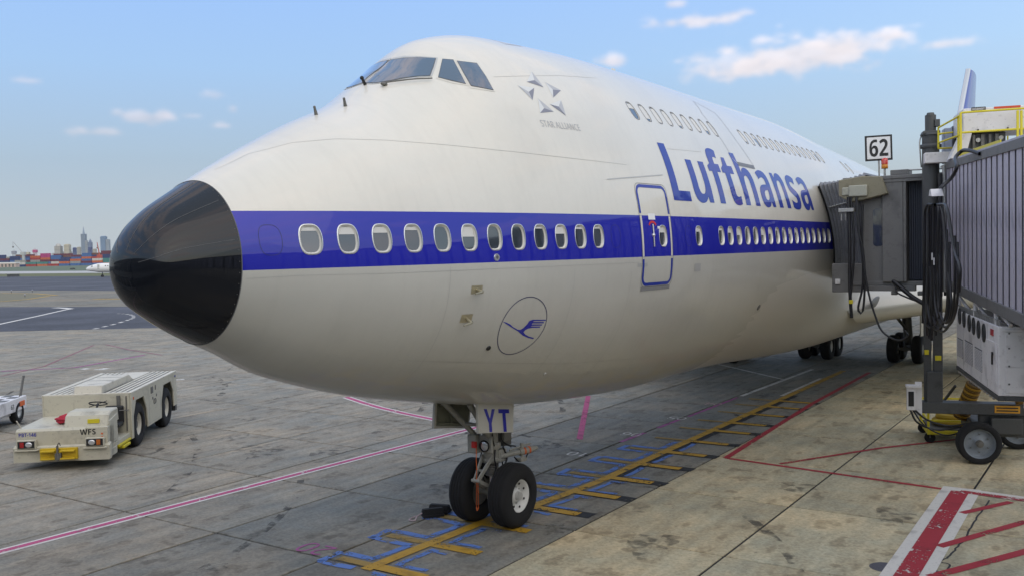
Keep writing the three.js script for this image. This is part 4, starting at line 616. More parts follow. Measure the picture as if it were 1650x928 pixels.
{ // red safety lines
  const c = ground(1170, 738), e = ground(1534, 790);
  mark('safety_line', [line([c, ground(1310, 650), ground(1402, 600)], 0.17, 0.006), line([c, e], 0.15, 0.006)], P0.red, 'red safety line round the jet bridge wheels'); mark('safety_line', line(Gp([[1258, 747.5], [1420, 722], [1545, 708]]), 0.13, 0.010), P0.red, 'red diagonal line under the jet bridge wheels');
  const b = ground(1446, 928), bd = b.clone().sub(e).normalize(), B = b.clone().addScaledVector(bd, 4), right = ground(1650, 806), rd = right.clone().sub(e).normalize(), Rr = right.clone().addScaledVector(rd, 8), e2 = e.clone().addScaledVector(rd, 0.18);
  mark('walkway_edge', [line([e2.clone().addScaledVector(bd, -0.32), B.clone().add(V(0, 0, 0.1))], 0.76, 0.0065), line([e2.clone().addScaledVector(bd, -0.1), Rr.clone().addScaledVector(bd, -0.1)], 0.42, 0.006)], P0.bright, 'white border under the thick red walkway edge');
  mark('walkway_edge', [line([e2.clone().addScaledVector(bd, 0.0), B.clone().add(V(0, 0, 0.1))], 0.36, 0.0115), line([e2.clone().addScaledVector(bd, -0.0), Rr], 0.22, 0.011)], P0.red, 'thick red walkway edge with white borders');
  mark('walkway_hatching', [line(Gp([[1551, 827], [1630, 809]]), 0.16, 0.008), line(Gp([[1514, 881], [1650, 842], [1760, 808]]), 0.18, 0.008), line(Gp([[1500, 930], [1650, 890], [1800, 848]]), 0.2, 0.008)], P0.red, 'red hatching inside the walkway');
  const tarPts = Gp([[1595, 806], [1578, 830], [1566, 850], [1556, 868], [1542, 884], [1530, 898], [1514, 905], [1532, 910], [1528, 922]]), q = []; for (let i = 0; i < tarPts.length - 1; i++) for (let k = 0; k < 5; k++) q.push(tarPts[i].clone().lerp(tarPts[i + 1], k / 5).add(V(rr(-0.02, 0.02), 0, rr(-0.02, 0.02))));
  mark('sealed_crack', line(q, 0.035, 0.005), P0.tar, 'dark sealed crack beside the red walkway edge');
  const m1 = ground(1429, 914), m2 = ground(1492, 924); const lid = (p, r, label) => { const o = tag(mesh('manhole_cover', [at(lathe([[0.001, 0.004], [r - 0.02, 0.004], [r, -0.006]], 40), p.x, 0.0, p.z)], std([0.10, 0.10, 0.125], 0.6, 0.3, { map: grime(2) })), label, 'manhole cover'); return o; };
  lid(m1.add(V(0.0, 0, -0.02)), 0.26, 'round grey manhole cover left of the thick red line'); lid(m2, 0.30, 'round grey manhole cover right of the thick red line');
}
{ // tyre marks and oil on the concrete
  const skid = [], n = 26; for (let i = 0; i < n; i++) { const x = rr(2, 40), z = rr(-28, 8), a = rr(-0.5, 0.5) + (rnd() > 0.5 ? 0.7 : 0), L = rr(2, 9), l = []; for (let k = 0; k <= 8; k++) l.push([x + Math.cos(a + k * 0.03) * L * k / 8, z - Math.sin(a + k * 0.03) * L * k / 8]); skid.push(line(l, rr(0.10, 0.25), 0.0035)); }
  const mk = tex('stain', 256, (u, v) => smooth(0.50, 0.72, fbm(u * 8, v * 8, 8, 8, 91, 4)) * 0.5, false, 0.45);
  mark('tyre_marks', skid, std([0.05, 0.05, 0.05], 0.9, 0, { alphaMap: mk, transparent: true }), 'faint dark tyre marks on the concrete');
  const oil = []; for (let i = 0; i < 46; i++) { const x = rr(2, 34), z = rr(-22, 9), r0 = rr(0.08, 0.5), l = []; const k = 18; for (let j = 0; j < k; j++) { const a = j / k * Math.PI * 2, r = r0 * (0.6 + 0.7 * hash(i, j, 17)); l.push([x + r * Math.cos(a) * 1.5, z + r * Math.sin(a)]); } oil.push(rectGeo(l, 0.0026 + i * 0.00001)); }
  mark('oil_stains', oil, std([0.045, 0.043, 0.04], 0.7, 0, { alphaMap: tex('stain2', 256, (u, v) => smooth(0.36, 0.75, fbm(u * 10, v * 10, 10, 10, 95, 4)) * 0.38, false, 0.8), transparent: true }), 'dark oil spots on the concrete');
}
{ // taxiway bands in the distance
  const asphTex = tex('asphalt', 512, (u, v) => { const a = fbm(u * 5, v * 5, 5, 5, 41, 4), f = fbm(u * 120, v * 120, 120, 120, 43, 2), k = 0.72 + (a - 0.5) * 0.35 + (f - 0.5) * 0.2; return [k, k, k * 1.03]; }, true, 0.04);
  const asph = std([0.135, 0.138, 0.155], 0.85, 0, { map: asphTex }), con = std([0.42, 0.39, 0.34], 0.9, 0, { map: (() => { const t = concreteTex.clone(); t.needsUpdate = true; t.repeat.set(0.03, 0.03); return t; })() });
  const band = (name, near, far, y, m, label) => { const on = ([a, b], x) => ground(x, a[1] + (b[1] - a[1]) * (x - a[0]) / (b[0] - a[0])); mark(name, rectGeo([on(near, -110), on(near, 1000), on(far, 1000), on(far, -110)], y), m, label); };
  band('taxiway', [[0, 534], [210, 529]], [[0, 494.5], [170, 494]], 0.008, asph, 'dark asphalt taxiway beyond the apron');
  band('taxiway', [[0, 494.5], [170, 494]], [[0, 468], [170, 468.5]], 0.012, con, 'pale concrete strip beyond the dark taxiway'); 
  band('taxiway', [[0, 468], [170, 468.5]], [[0, 446], [170, 445]], 0.02, asph, 'grey taxiway in the distance');
  band('grass_strip', [[0, 446], [170, 445]], [[0, 441.5], [170, 440]], 0.03, std([0.115, 0.12, 0.045], 0.95), 'strip of dry grass before the runway');
  band('runway', [[0, 441.5], [170, 440]], [[0, 437.5], [170, 436.5]], 0.05, std([0.42, 0.41, 0.39], 0.9), 'pale distant runway');
  band('grass_strip', [[0, 437.5], [170, 436.5]], [[0, 429], [170, 429]], 0.10, std([0.10, 0.13, 0.075], 0.95), 'green grass beyond the runway');
  mark('grass_strip', rectGeo(Gp([[-60, 489], [30, 485], [66, 479], [80, 475.5], [60, 473.5], [-60, 472]]), 0.02), std([0.17, 0.155, 0.10], 0.95), 'small island of dry grass beside the dark taxiway');
  mark('taxi_edge', [line(Gp([[-30, 488.5], [45, 482], [78, 477]]), 0.8, 0.03), line(Gp([[0, 472.5], [55, 473], [90, 476]]), 0.9, 0.03), line(Gp([[150, 482], [230, 481.5]]), 1.6, 0.03)], paint([0.42, 0.28, 0.06], 0.06), 'yellow taxi line round the grass island');
  mark('road_edge', [line(Gp([[-20, 526], [60, 509], [104, 499], [113, 497.5]]), 0.42, 0.014), line(Gp([[113, 497.5], [100, 496], [86, 495.6]]), 0.9, 0.014)], P0.bright, 'white angled line on the dark taxiway');
  const ds = []; const cv = new THREE.CatmullRomCurve3(Gp([[150, 530], [180, 523], [205, 515.5], [214, 511.5], [212, 508], [200, 505.5], [185, 505]])).getPoints(26); for (let i = 0; i < 25; i += 2) ds.push(line([cv[i], cv[i + 1]], 0.32, 0.014));
  mark('road_edge', ds, P0.white, 'white dashes curving across the dark taxiway');
}
// ------------------------------------------------------------------ tow tractor (x to its rear, z to the side we see)
function flatText(t, f, h, w) { const g = new THREE.ShapeGeometry(f.generateShapes(t, 1)); g.computeBoundingBox(); const b = g.boundingBox; g.translate(-(b.min.x + b.max.x) / 2, -(b.min.y + b.max.y) / 2, 0); g.scale(w / (b.max.x - b.min.x), h / (b.max.y - b.min.y), 1); return g; }
{
  const t = thing('tow_tractor', 'cream aircraft tow tractor with low nose and striped flat deck', 'tow tractor', [8.44, 0, -14.48], 40 * Math.PI / 180);
  const hw = 1.22, top = 1.66;
  // rear body with two trapezoid wheel openings on each side
  const side = (z0, z1) => prism([[-0.78, 0.36], [-0.62, 0.36], [-0.60, 0.98], [-0.34, 1.40], [0.42, 1.40], [0.72, 0.95], [0.80, 0.42], [2.30, 0.42], [2.36, 0.95], [2.62, 1.42], [3.50, 1.42], [3.80, 1.05], [3.84, 0.55], [4.22, 0.55], [4.22, top], [-0.78, top]], z0, z1, 0.015);
  mesh('side_panel', side(hw - 0.05, hw), M.cream, t); mesh('side_panel', side(-hw, -hw + 0.05), M.cream, t);
  mesh('rear_body', [box(-0.74, 4.19, 0.70, top - 0.015, -hw + 0.5, hw - 0.5), box(-0.78, -0.72, 0.36, top, -hw + 0.052, hw - 0.052), box(4.16, 4.22, 0.5, top, -hw + 0.052, hw - 0.052), box(0.85, 2.25, 0.45, top - 0.02, -hw + 0.06, hw - 0.06), box(-0.72, 4.16, 1.44, top - 0.004, -hw + 0.055, hw - 0.055)], M.cream, t);
  // deck boards with dark gaps between them, on both sides of the engine hump
  for (const s of [1, -1]) for (let i = 0; i < 5; i++) { const z = s * (0.50 + i * 0.155); mesh('deck_strip', box(-0.70, 4.17, top - 0.002, top + 0.028, z - 0.043, z + 0.043, 0.008), M.creamTop, t); }
  mesh('deck_base', box(-0.72, 4.17, top - 0.004, top + 0.004, -hw + 0.06, hw - 0.06, 0.001), M.black, t);
  mesh('deck_edge', [box(-0.78, 4.22, top - 0.01, top + 0.034, hw - 0.06, hw + 0.004), box(-0.78, 4.22, top - 0.01, top + 0.034, -hw - 0.004, -hw + 0.06), box(-0.78, -0.69, top - 0.01, top + 0.036, -hw, hw)], M.creamTop, t);
  const hump = prism([[-0.70, 0], [-0.62, 0.24], [1.9, 0.24], [2.35, 0.0]], -0.38, 0.38, 0.02); hump.translate(0, top, 0); mesh('engine_cover', hump, M.creamTop, t);
  mesh('deck_plate', box(2.36, 4.16, top - 0.002, top + 0.03, -0.40, 0.40, 0.008), M.creamTop, t);
  mesh('cover_seams', [box(0.5, 0.515, top + 0.236, top + 0.246, -0.36, 0.36, 0), box(1.2, 1.215, top + 0.236, top + 0.246, -0.36, 0.36, 0)], M.darkSeam, t);
  // low nose
  mesh('nose', [prism([[-2.72, 0.42], [-2.72, 1.02], [-2.66, 1.08], [-0.79, 1.10], [-0.79, 0.42]], -hw + 0.06, hw - 0.62, 0.015), box(-2.72, -2.2, 0.42, 1.08, hw - 0.63, hw - 0.06, 0.02), box(-2.2, -0.79, 0.42, 0.55, hw - 0.64, hw - 0.06, 0.01)], M.cream, t);
  mesh('front_bumper', [prism([[-2.78, 0.22], [-2.78, 0.60], [-2.70, 0.66], [-2.60, 0.66], [-2.60, 0.22]], -hw, hw, 0.02), box(-2.60, -2.0, 0.24, 0.44, -hw + 0.05, hw - 0.05), box(-2.0, -0.8, 0.26, 0.42, -hw + 0.3, hw - 0.3)], M.cream, t);
  mesh('driver_cowl', [prism([[-2.62, 1.08], [-2.50, 1.36], [-2.30, 1.44], [-1.75, 1.44], [-1.68, 1.08]], 0.02, hw - 0.08, 0.03), prism([[-2.55, 0.56], [-2.55, 1.2], [-1.9, 1.3], [-1.85, 0.56]], hw - 0.12, hw - 0.06, 0.015)], M.cream, t);
  mesh('step', [box(-1.9, -0.85, 0.36, 0.42, hw - 0.5, hw - 0.02), box(-1.65, -1.05, 0.27, 0.34, hw - 0.2, hw + 0.02)], M.bridgeYellow, t);
  mesh('driver_seat', [new RoundedBoxGeometry(0.5, 0.14, 0.5, 3, 0.05).translate(-1.15, 0.85, 0.78), new RoundedBoxGeometry(0.12, 0.5, 0.5, 3, 0.05).translate(-0.88, 1.1, 0.78)], M.black, t);
  const sw = mesh('steering_wheel', at(new THREE.TorusGeometry(0.23, 0.018, 8, 32), -1.52, 1.52, 0.55, Math.PI / 2, 0, -0.35), M.black, t); mesh('steering_column', [rod([-1.70, 1.36, 0.55], [-1.52, 1.52, 0.55], 0.03), rod([-1.6, 1.44, 0.33], [-1.45, 1.58, 0.77], 0.012)], M.black, sw);
  mesh('grab_rail', [tube([[-0.80, 1.2, 0.92], [-0.98, 1.22, 0.95], [-0.98, 1.22, 1.12], [-0.80, 1.2, 1.14]], 0.014, 24, 6), rod([-0.80, 0.6, 1.08], [-0.80, 1.6, 1.08], 0.018), box(-0.82, -0.78, 1.28, 1.62, 0.82, 0.92, 0.005)], M.gearDark, t);
  const bag = new THREE.SphereGeometry(1, 24, 16); { const p = bag.attributes.position; for (let i = 0; i < p.count; i++) { const k = 1 + 0.16 * Math.sin(p.getX(i) * 5 + 1) * Math.cos(p.getZ(i) * 6) + 0.1 * Math.sin(p.getY(i) * 9); p.setXYZ(i, p.getX(i) * 0.22 * k, p.getY(i) * 0.12 * k, p.getZ(i) * 0.26 * k); } bag.computeVertexNormals(); }
  t.updateMatrixWorld(true);
  { const b = thing('jacket', 'crumpled red and dark jacket lying on the nose of the cream tow tractor', 'jacket', t.localToWorld(V(-2.0, 1.205, -0.12)).toArray(), 0.9); void b; mesh('red_cloth', bag, std([0.38, 0.02, 0.04], 0.9), b); mesh('dark_cloth', bag.clone().scale(0.8, 0.95, 0.55).translate(0.05, 0.02, 0.17), std([0.04, 0.04, 0.06], 0.9), b); }
  t.updateMatrixWorld(true);
  for (const s of [1, -1]) {                               // lamp boxes either side of the hitch
    const h = mesh('headlight', [box(-2.84, -2.74, 0.58, 0.82, s * 0.86 - 0.24, s * 0.86 + 0.24, 0.02), box(-2.86, -2.72, 0.53, 0.57, s * 0.86 - 0.3, s * 0.86 + 0.3, 0.01)], M.cream, t);
    mesh('lamp_recess', box(-2.852, -2.83, 0.61, 0.79, s * 0.86 - 0.21, s * 0.86 + 0.21, 0.004), M.black, h);
    mesh('lens', at(new THREE.SphereGeometry(0.07, 16, 10).scale(0.35, 1, 1.3), -2.856, 0.70, s * 0.86 - s * 0.07), phy([0.6, 0.6, 0.6], 0.1, { clearcoat: 1, metalness: 0.5 }), h);
    mesh('indicator_lens', box(-2.868, -2.85, 0.63, 0.77, s * 0.86 + s * 0.10 - 0.05, s * 0.86 + s * 0.10 + 0.05, 0.008), std(s > 0 ? [0.45, 0.12, 0.02] : [0.35, 0.02, 0.02], 0.25), h);
  }
  const hitch = mesh('tow_hitch', [box(-2.86, -2.77, 0.28, 0.58, -0.52, 0.42, 0.01), box(-2.98, -2.85, 0.50, 0.54, -0.48, -0.12, 0.01), box(-2.98, -2.85, 0.30, 0.34, -0.48, -0.12, 0.01), box(-2.98, -2.85, 0.50, 0.54, 0.02, 0.38, 0.01), box(-2.98, -2.85, 0.30, 0.34, 0.02, 0.38, 0.01)], M.yellow, t);
  mesh('hitch_pin', [rod([-2.93, 0.26, -0.05], [-2.93, 0.66, -0.05], 0.03), tube([[-2.93, 0.66, -0.05], [-2.93, 0.74, 0.0], [-2.93, 0.66, 0.03]], 0.014), box(-2.95, -2.84, 0.30, 0.46, -0.12, 0.04, 0.01)], M.gearDark, hitch);
  const face = (txt, f, h, w, z, y, m, name) => { const g = flatText(txt, f, h, w); g.rotateY(-Math.PI / 2); g.translate(-2.7255, y, z); mesh(name, g, m, t); };
  face('WFS', font, 0.15, 0.40, 0.66, 0.96, M.black, 'lettering'); face('PBT-146', font, 0.10, 0.44, -0.86, 0.94, std([0.03, 0.035, 0.30], 0.5), 'number_lettering');
  mesh('reflector', [at(new THREE.CylinderGeometry(0.035, 0.035, 0.012, 16), -2.728, 0.80, 1.02, 0, 0, Math.PI / 2), at(new THREE.CylinderGeometry(0.025, 0.025, 0.012, 16), -2.728, 0.9, 1.02, 0, 0, Math.PI / 2)], M.orange, t); mesh('caution_plate', box(-2.585, -2.55, 1.16, 1.27, 0.62, 0.92, 0.004).rotateZ(0).translate(-0.02, 0, 0), M.bridgeYellow, t);
  // wheels
  const ty = lathe(grooved(0.64, 0.36, 0.33, 3), 56), rim = lathe([[0.06, 0.02], [0.15, 0.03], [0.17, -0.02], [0.24, -0.03], [0.29, 0.09], [0.325, 0.125], [0.34, 0.11], [0.33, -0.1], [0.06, -0.05]], 40); ty.rotateX(Math.PI / 2); rim.rotateX(Math.PI / 2);
  for (const x of [0.06, 3.12]) for (const s of [1, -1]) { const w = new THREE.Group(); w.name = 'wheel'; w.position.set(x, 0.64, s * (hw - 0.21)); if (s < 0) w.rotation.y = Math.PI; t.add(w); mesh('tyre', ty, M.rubber, w); mesh('rim', rim, M.creamTop, w); mesh('wheel_centre', at(new THREE.CylinderGeometry(0.245, 0.245, 0.05, 32), 0, 0, 0.0, Math.PI / 2), M.gearDark, w); const nuts = []; for (let i = 0; i < 10; i++) { const a = i / 10 * 6.283; nuts.push(at(new THREE.CylinderGeometry(0.016, 0.016, 0.04, 6), 0.205 * Math.cos(a), 0.205 * Math.sin(a), 0.03, Math.PI / 2)); } mesh('hub', [at(new THREE.CylinderGeometry(0.10, 0.13, 0.12, 20), 0, 0, 0.03, Math.PI / 2), ...nuts], M.gearDark, w); }
  mesh('chassis', [box(-0.7, 4.1, 0.45, 0.75, -0.55, 0.55), rod([0.06, 0.64, -0.9], [0.06, 0.64, 0.9], 0.09), rod([3.12, 0.64, -0.9], [3.12, 0.64, 0.9], 0.09), box(4.0, 4.24, 0.36, 0.56, hw - 0.4, hw - 0.02), box(4.0, 4.24, 0.36, 0.56, -hw + 0.02, -hw + 0.4)], M.steelDark, t);
  mesh('side_hatch', [box(0.95, 2.2, 0.5, 0.508, hw - 0.002, hw + 0.004, 0), box(0.95, 0.962, 0.5, 1.3, hw - 0.002, hw + 0.004, 0), box(2.19, 2.202, 0.5, 1.3, hw - 0.002, hw + 0.004, 0), box(0.95, 2.2, 1.296, 1.304, hw - 0.002, hw + 0.004, 0)], M.seam, t);
  for (const g of [box(1.15, 1.40, 1.36, 1.56, hw - 0.01, hw + 0.012, 0.006), box(1.62, 1.70, 1.42, 1.56, hw - 0.01, hw + 0.014, 0.006), at(new THREE.CylinderGeometry(0.045, 0.045, 0.02, 16), 1.35, 1.2, hw, Math.PI / 2), at(new THREE.CylinderGeometry(0.045, 0.045, 0.02, 16), 1.75, 1.24, hw, Math.PI / 2)]) mesh('side_fitting', g, M.gearDark, t);
  mesh('side_decal', [at(new THREE.TorusGeometry(0.075, 0.014, 4, 24), 1.5, 1.08, hw + 0.003), at(new THREE.TorusGeometry(0.075, 0.014, 4, 24), 1.62, 1.08, hw + 0.003)].map((g) => g.scale(1, 1, 1)), M.gearDark, t);
  mesh('side_light', [box(-0.62, -0.56, 1.46, 1.54, hw - 0.004, hw + 0.014, 0.006)], M.orange, t);
  mesh('mirror_arm', [rod([-2.5, 1.08, -1.1], [-2.62, 1.30, -1.16], 0.015)], M.creamTop, t);
  mesh('rear_lamps', [box(3.95, 4.1, 1.5, 1.56, hw - 0.002, hw + 0.01, 0.003)], std([0.04, 0.04, 0.2], 0.4), t);
}
{ // second, flat vehicle cut by the edge of the picture
  const p = ground(22, 690), t = thing('flatbed_tug', 'low white flat tug with checkered deck and orange lamp behind the cream tractor', 'tug', [p.x - 0.55, 0, p.z - 1.0], 40 * Math.PI / 180);
  mesh('body', [box(-2.2, 1.5, 0.42, 0.86, -0.85, 0.85, 0.03), box(-2.1, 1.4, 0.30, 0.44, -0.7, 0.7)], M.unit, t);
  for (let i = 0; i < 9; i++) for (let j = 0; j < 5; j++) if ((i + j) % 2) mesh('deck_check', box(-2.1 + i * 0.4, -1.72 + i * 0.4, 0.858, 0.868, -0.82 + j * 0.33, -0.52 + j * 0.33, 0.002), M.gearDark, t);
  mesh('tail_panel', box(1.49, 1.53, 0.46, 0.78, 0.0, 0.8, 0.005), M.red, t); mesh('marker_lamp', box(0.9, 1.3, 0.55, 0.72, 0.846, 0.87, 0.008), M.orange, t); mesh('side_number', flatText('63', font, 0.16, 0.24).translate(0.35, 0.62, 0.853), M.black, t);
  mesh('lever_post', [rod([1.2, 0.86, 0.74], [1.45, 1.52, 0.78], 0.02), rod([1.32, 0.86, 0.74], [1.56, 1.52, 0.78], 0.02), rod([1.44, 1.52, 0.78], [1.57, 1.52, 0.78], 0.025)], M.gearDark, t); mesh('deck_bollard', rod([0.2, 0.86, -0.6], [0.2, 1.05, -0.6], 0.05), M.gearDark, t);
  const ty = lathe(grooved(0.36, 0.26, 0.2, 2), 32); ty.rotateX(Math.PI / 2);
  for (const x of [-1.6, 0.9]) for (const z of [-0.74, 0.74]) { const w = mesh('wheel', ty, M.rubber, t); w.position.set(x, 0.36, z); mesh('rim', at(lathe([[0.02, 0.03], [0.16, 0.04], [0.2, 0.1], [0.205, -0.08], [0.02, -0.05]], 20), 0, 0, 0, Math.PI / 2), M.hub, w); }
}
{ // wheel chocks lying by the nose gear
  const c = ground(697, 832), pr = () => prism([[-0.14, 0], [0.14, 0], [0.05, 0.17], [-0.05, 0.17]], -0.22, 0.22, 0.018);
  [[0, 0, 0.9, 'black rubber wheel chock with pale rope lying by the nose wheels'], [0.30, -0.05, 0.25, 'black rubber wheel chock lying closest to the far nose tyre']].forEach(([dx, dz, a, l], i) => { const o = thing('wheel_chock', l, 'wheel chock', [c.x + dx, 0.004, c.z + dz], a, 'chocks by the nose wheels'); mesh('block', pr(), M.rubber, o); mesh('ridge', [box(-0.12, -0.10, 0.02, 0.06, -0.225, 0.225, 0.004), box(0.10, 0.12, 0.02, 0.06, -0.225, 0.225, 0.004)], M.black, o); if (!i) mesh('rope', [tube([[0, 0.09, -0.22], [-0.1, 0.06, -0.35], [-0.22, 0.02, -0.42], [-0.16, 0.02, -0.52], [-0.02, 0.02, -0.44], [0.05, 0.03, -0.3]], 0.014)], std([0.5, 0.4, 0.42], 0.9), o); });
}
// ------------------------------------------------------------------ jet bridge. Its frame: x towards the aircraft along the tunnel, z away from the aircraft, near wall at z = 0
const BT = Math.asin(0.297), BO = V(19.9, 0, 6.25), bridge = thing('jet_bridge', 'grey jet bridge with corrugated tunnel docked at the second door of the airliner', 'jet bridge', BO.toArray(), BT);
const toB = (p) => { const d = p.clone().sub(BO); return V(d.x * Math.cos(BT) - d.z * Math.sin(BT), d.y, d.x * Math.sin(BT) + d.z * Math.cos(BT)); };
const fromB = (x, y, z) => V(BO.x + x * Math.cos(BT) + z * Math.sin(BT), y, BO.z - x * Math.sin(BT) + z * Math.cos(BT));
const bp = (px, py, z) => { const o = toB(camera.position), d = toB(rayDir(px, py).add(BO)); d.y = rayDir(px, py).y; const t = (z - o.z) / d.z; return V(o.x + d.x * t, camera.position.y + d.y * t, z); };   // line of sight meets a plane along the tunnel
const bx = (px, py, lx) => { const o = toB(camera.position), r = rayDir(px, py), d = toB(r.clone().add(BO)); d.y = r.y; const t = (lx - o.x) / d.x; return V(lx, camera.position.y + r.y * t, o.z + d.z * t); };   // line of sight meets a plane across the tunnel
const wp = (px, py, X) => { const d = rayDir(px, py), t = (X - camera.position.x) / d.x; return toB(camera.position.clone().addScaledVector(d, t)); };                    // line of sight meets a plane across the stand
const floorY = (x) => 4.36 + 0.034 * (x + 2.2), roofY = (x) => 7.33 + 0.032 * (x + 2.2);
{
  // corrugated outer section: each rib a piece of its own, on a flat backing
  const x0 = -28.5, x1 = -2.1, W = 2.9, ribs = [];
  const wall = (z0, z1) => { const g = new THREE.BufferGeometry(), s = new Soup(); const c = (x, y, z) => V(x, y, z); const q = (a, b, d, e, n) => { s.tri(a, b, d, n, n, n); s.tri(a, d, e, n, n, n); }; void g; q(c(x0, floorY(x0), z0), c(x1, floorY(x1), z0), c(x1, roofY(x1), z0), c(x0, roofY(x0), z0), V(0, 0, -1)); q(c(x0, floorY(x0), z1), c(x1, floorY(x1), z1), c(x1, roofY(x1), z1), c(x0, roofY(x0), z1), V(0, 0, 1)); q(c(x1, floorY(x1), z0), c(x1, floorY(x1), z1), c(x1, roofY(x1), z1), c(x1, roofY(x1), z0), V(1, 0, 0)); return s.geo(); };
  mesh('wall_sheet', [wall(0.05, 0.09), wall(W - 0.09, W - 0.05)], M.tunnel, bridge);
  for (let x = x1 - 0.12, i = 0; x > x0 + 0.2; x -= 0.50, i++) {
    const g = prism([[-0.19, 0], [-0.10, -0.10], [0.10, -0.10], [0.19, 0]], 0, roofY(x) - floorY(x) - 0.26, 0); g.rotateX(-Math.PI / 2); g.scale(1, 1, 1); // outline lies in x, z; pulled upward
    g.computeBoundingBox(); const b = g.boundingBox; g.translate(x, floorY(x) + 0.13 - b.min.y, 0.052 - b.max.z);
    ribs.push(g); if (i < 60) mesh('wall_rib', g, M.tunnel, bridge);
  }
  mesh('tunnel_roof', [beam([x0, roofY(x0) + 0.03, W / 2], [x1, roofY(x1) + 0.03, W / 2], W + 0.1, 0.10)], M.tunnel, bridge);
  mesh('roof_rail', [beam([x0, roofY(x0) - 0.05, -0.02], [x1, roofY(x1) - 0.05, -0.02], 0.12, 0.17)], M.bridge, bridge);
  mesh('floor_rail', [beam([x0, floorY(x0) + 0.03, -0.02], [x1, floorY(x1) + 0.03, -0.02], 0.14, 0.22), beam([x0, floorY(x0) - 0.02, W / 2], [x1, floorY(x1) - 0.02, W / 2], W - 0.1, 0.18), beam([x0, floorY(x0) + 0.03, W], [x1, floorY(x1) + 0.03, W], 0.14, 0.22)], M.bridge, bridge);
  mesh('end_frame', [box(-2.16, -2.02, floorY(-2.1), roofY(-2.1), -0.03, 0.18, 0.01), box(-2.16, -2.02, floorY(-2.1), roofY(-2.1), W - 0.18, W, 0.01), box(-2.16, -2.02, roofY(-2.1) - 0.12, roofY(-2.1) + 0.07, 0.18, W - 0.18, 0.01)], M.bridge, bridge);
  // inner section that slides inside the outer one
  mesh('inner_tunnel', [box(-2.3, 0.3, 4.48, 7.05, 0.32, 0.36, 0.005), box(-2.3, 0.3, 4.48, 7.05, W - 0.36, W - 0.32, 0.005), box(-2.3, 0.3, 7.05, 7.1, 0.3, W - 0.3, 0.005), box(-2.3, 0.3, 4.4, 4.5, 0.3, W - 0.3, 0.005)], M.bridge, bridge);
}
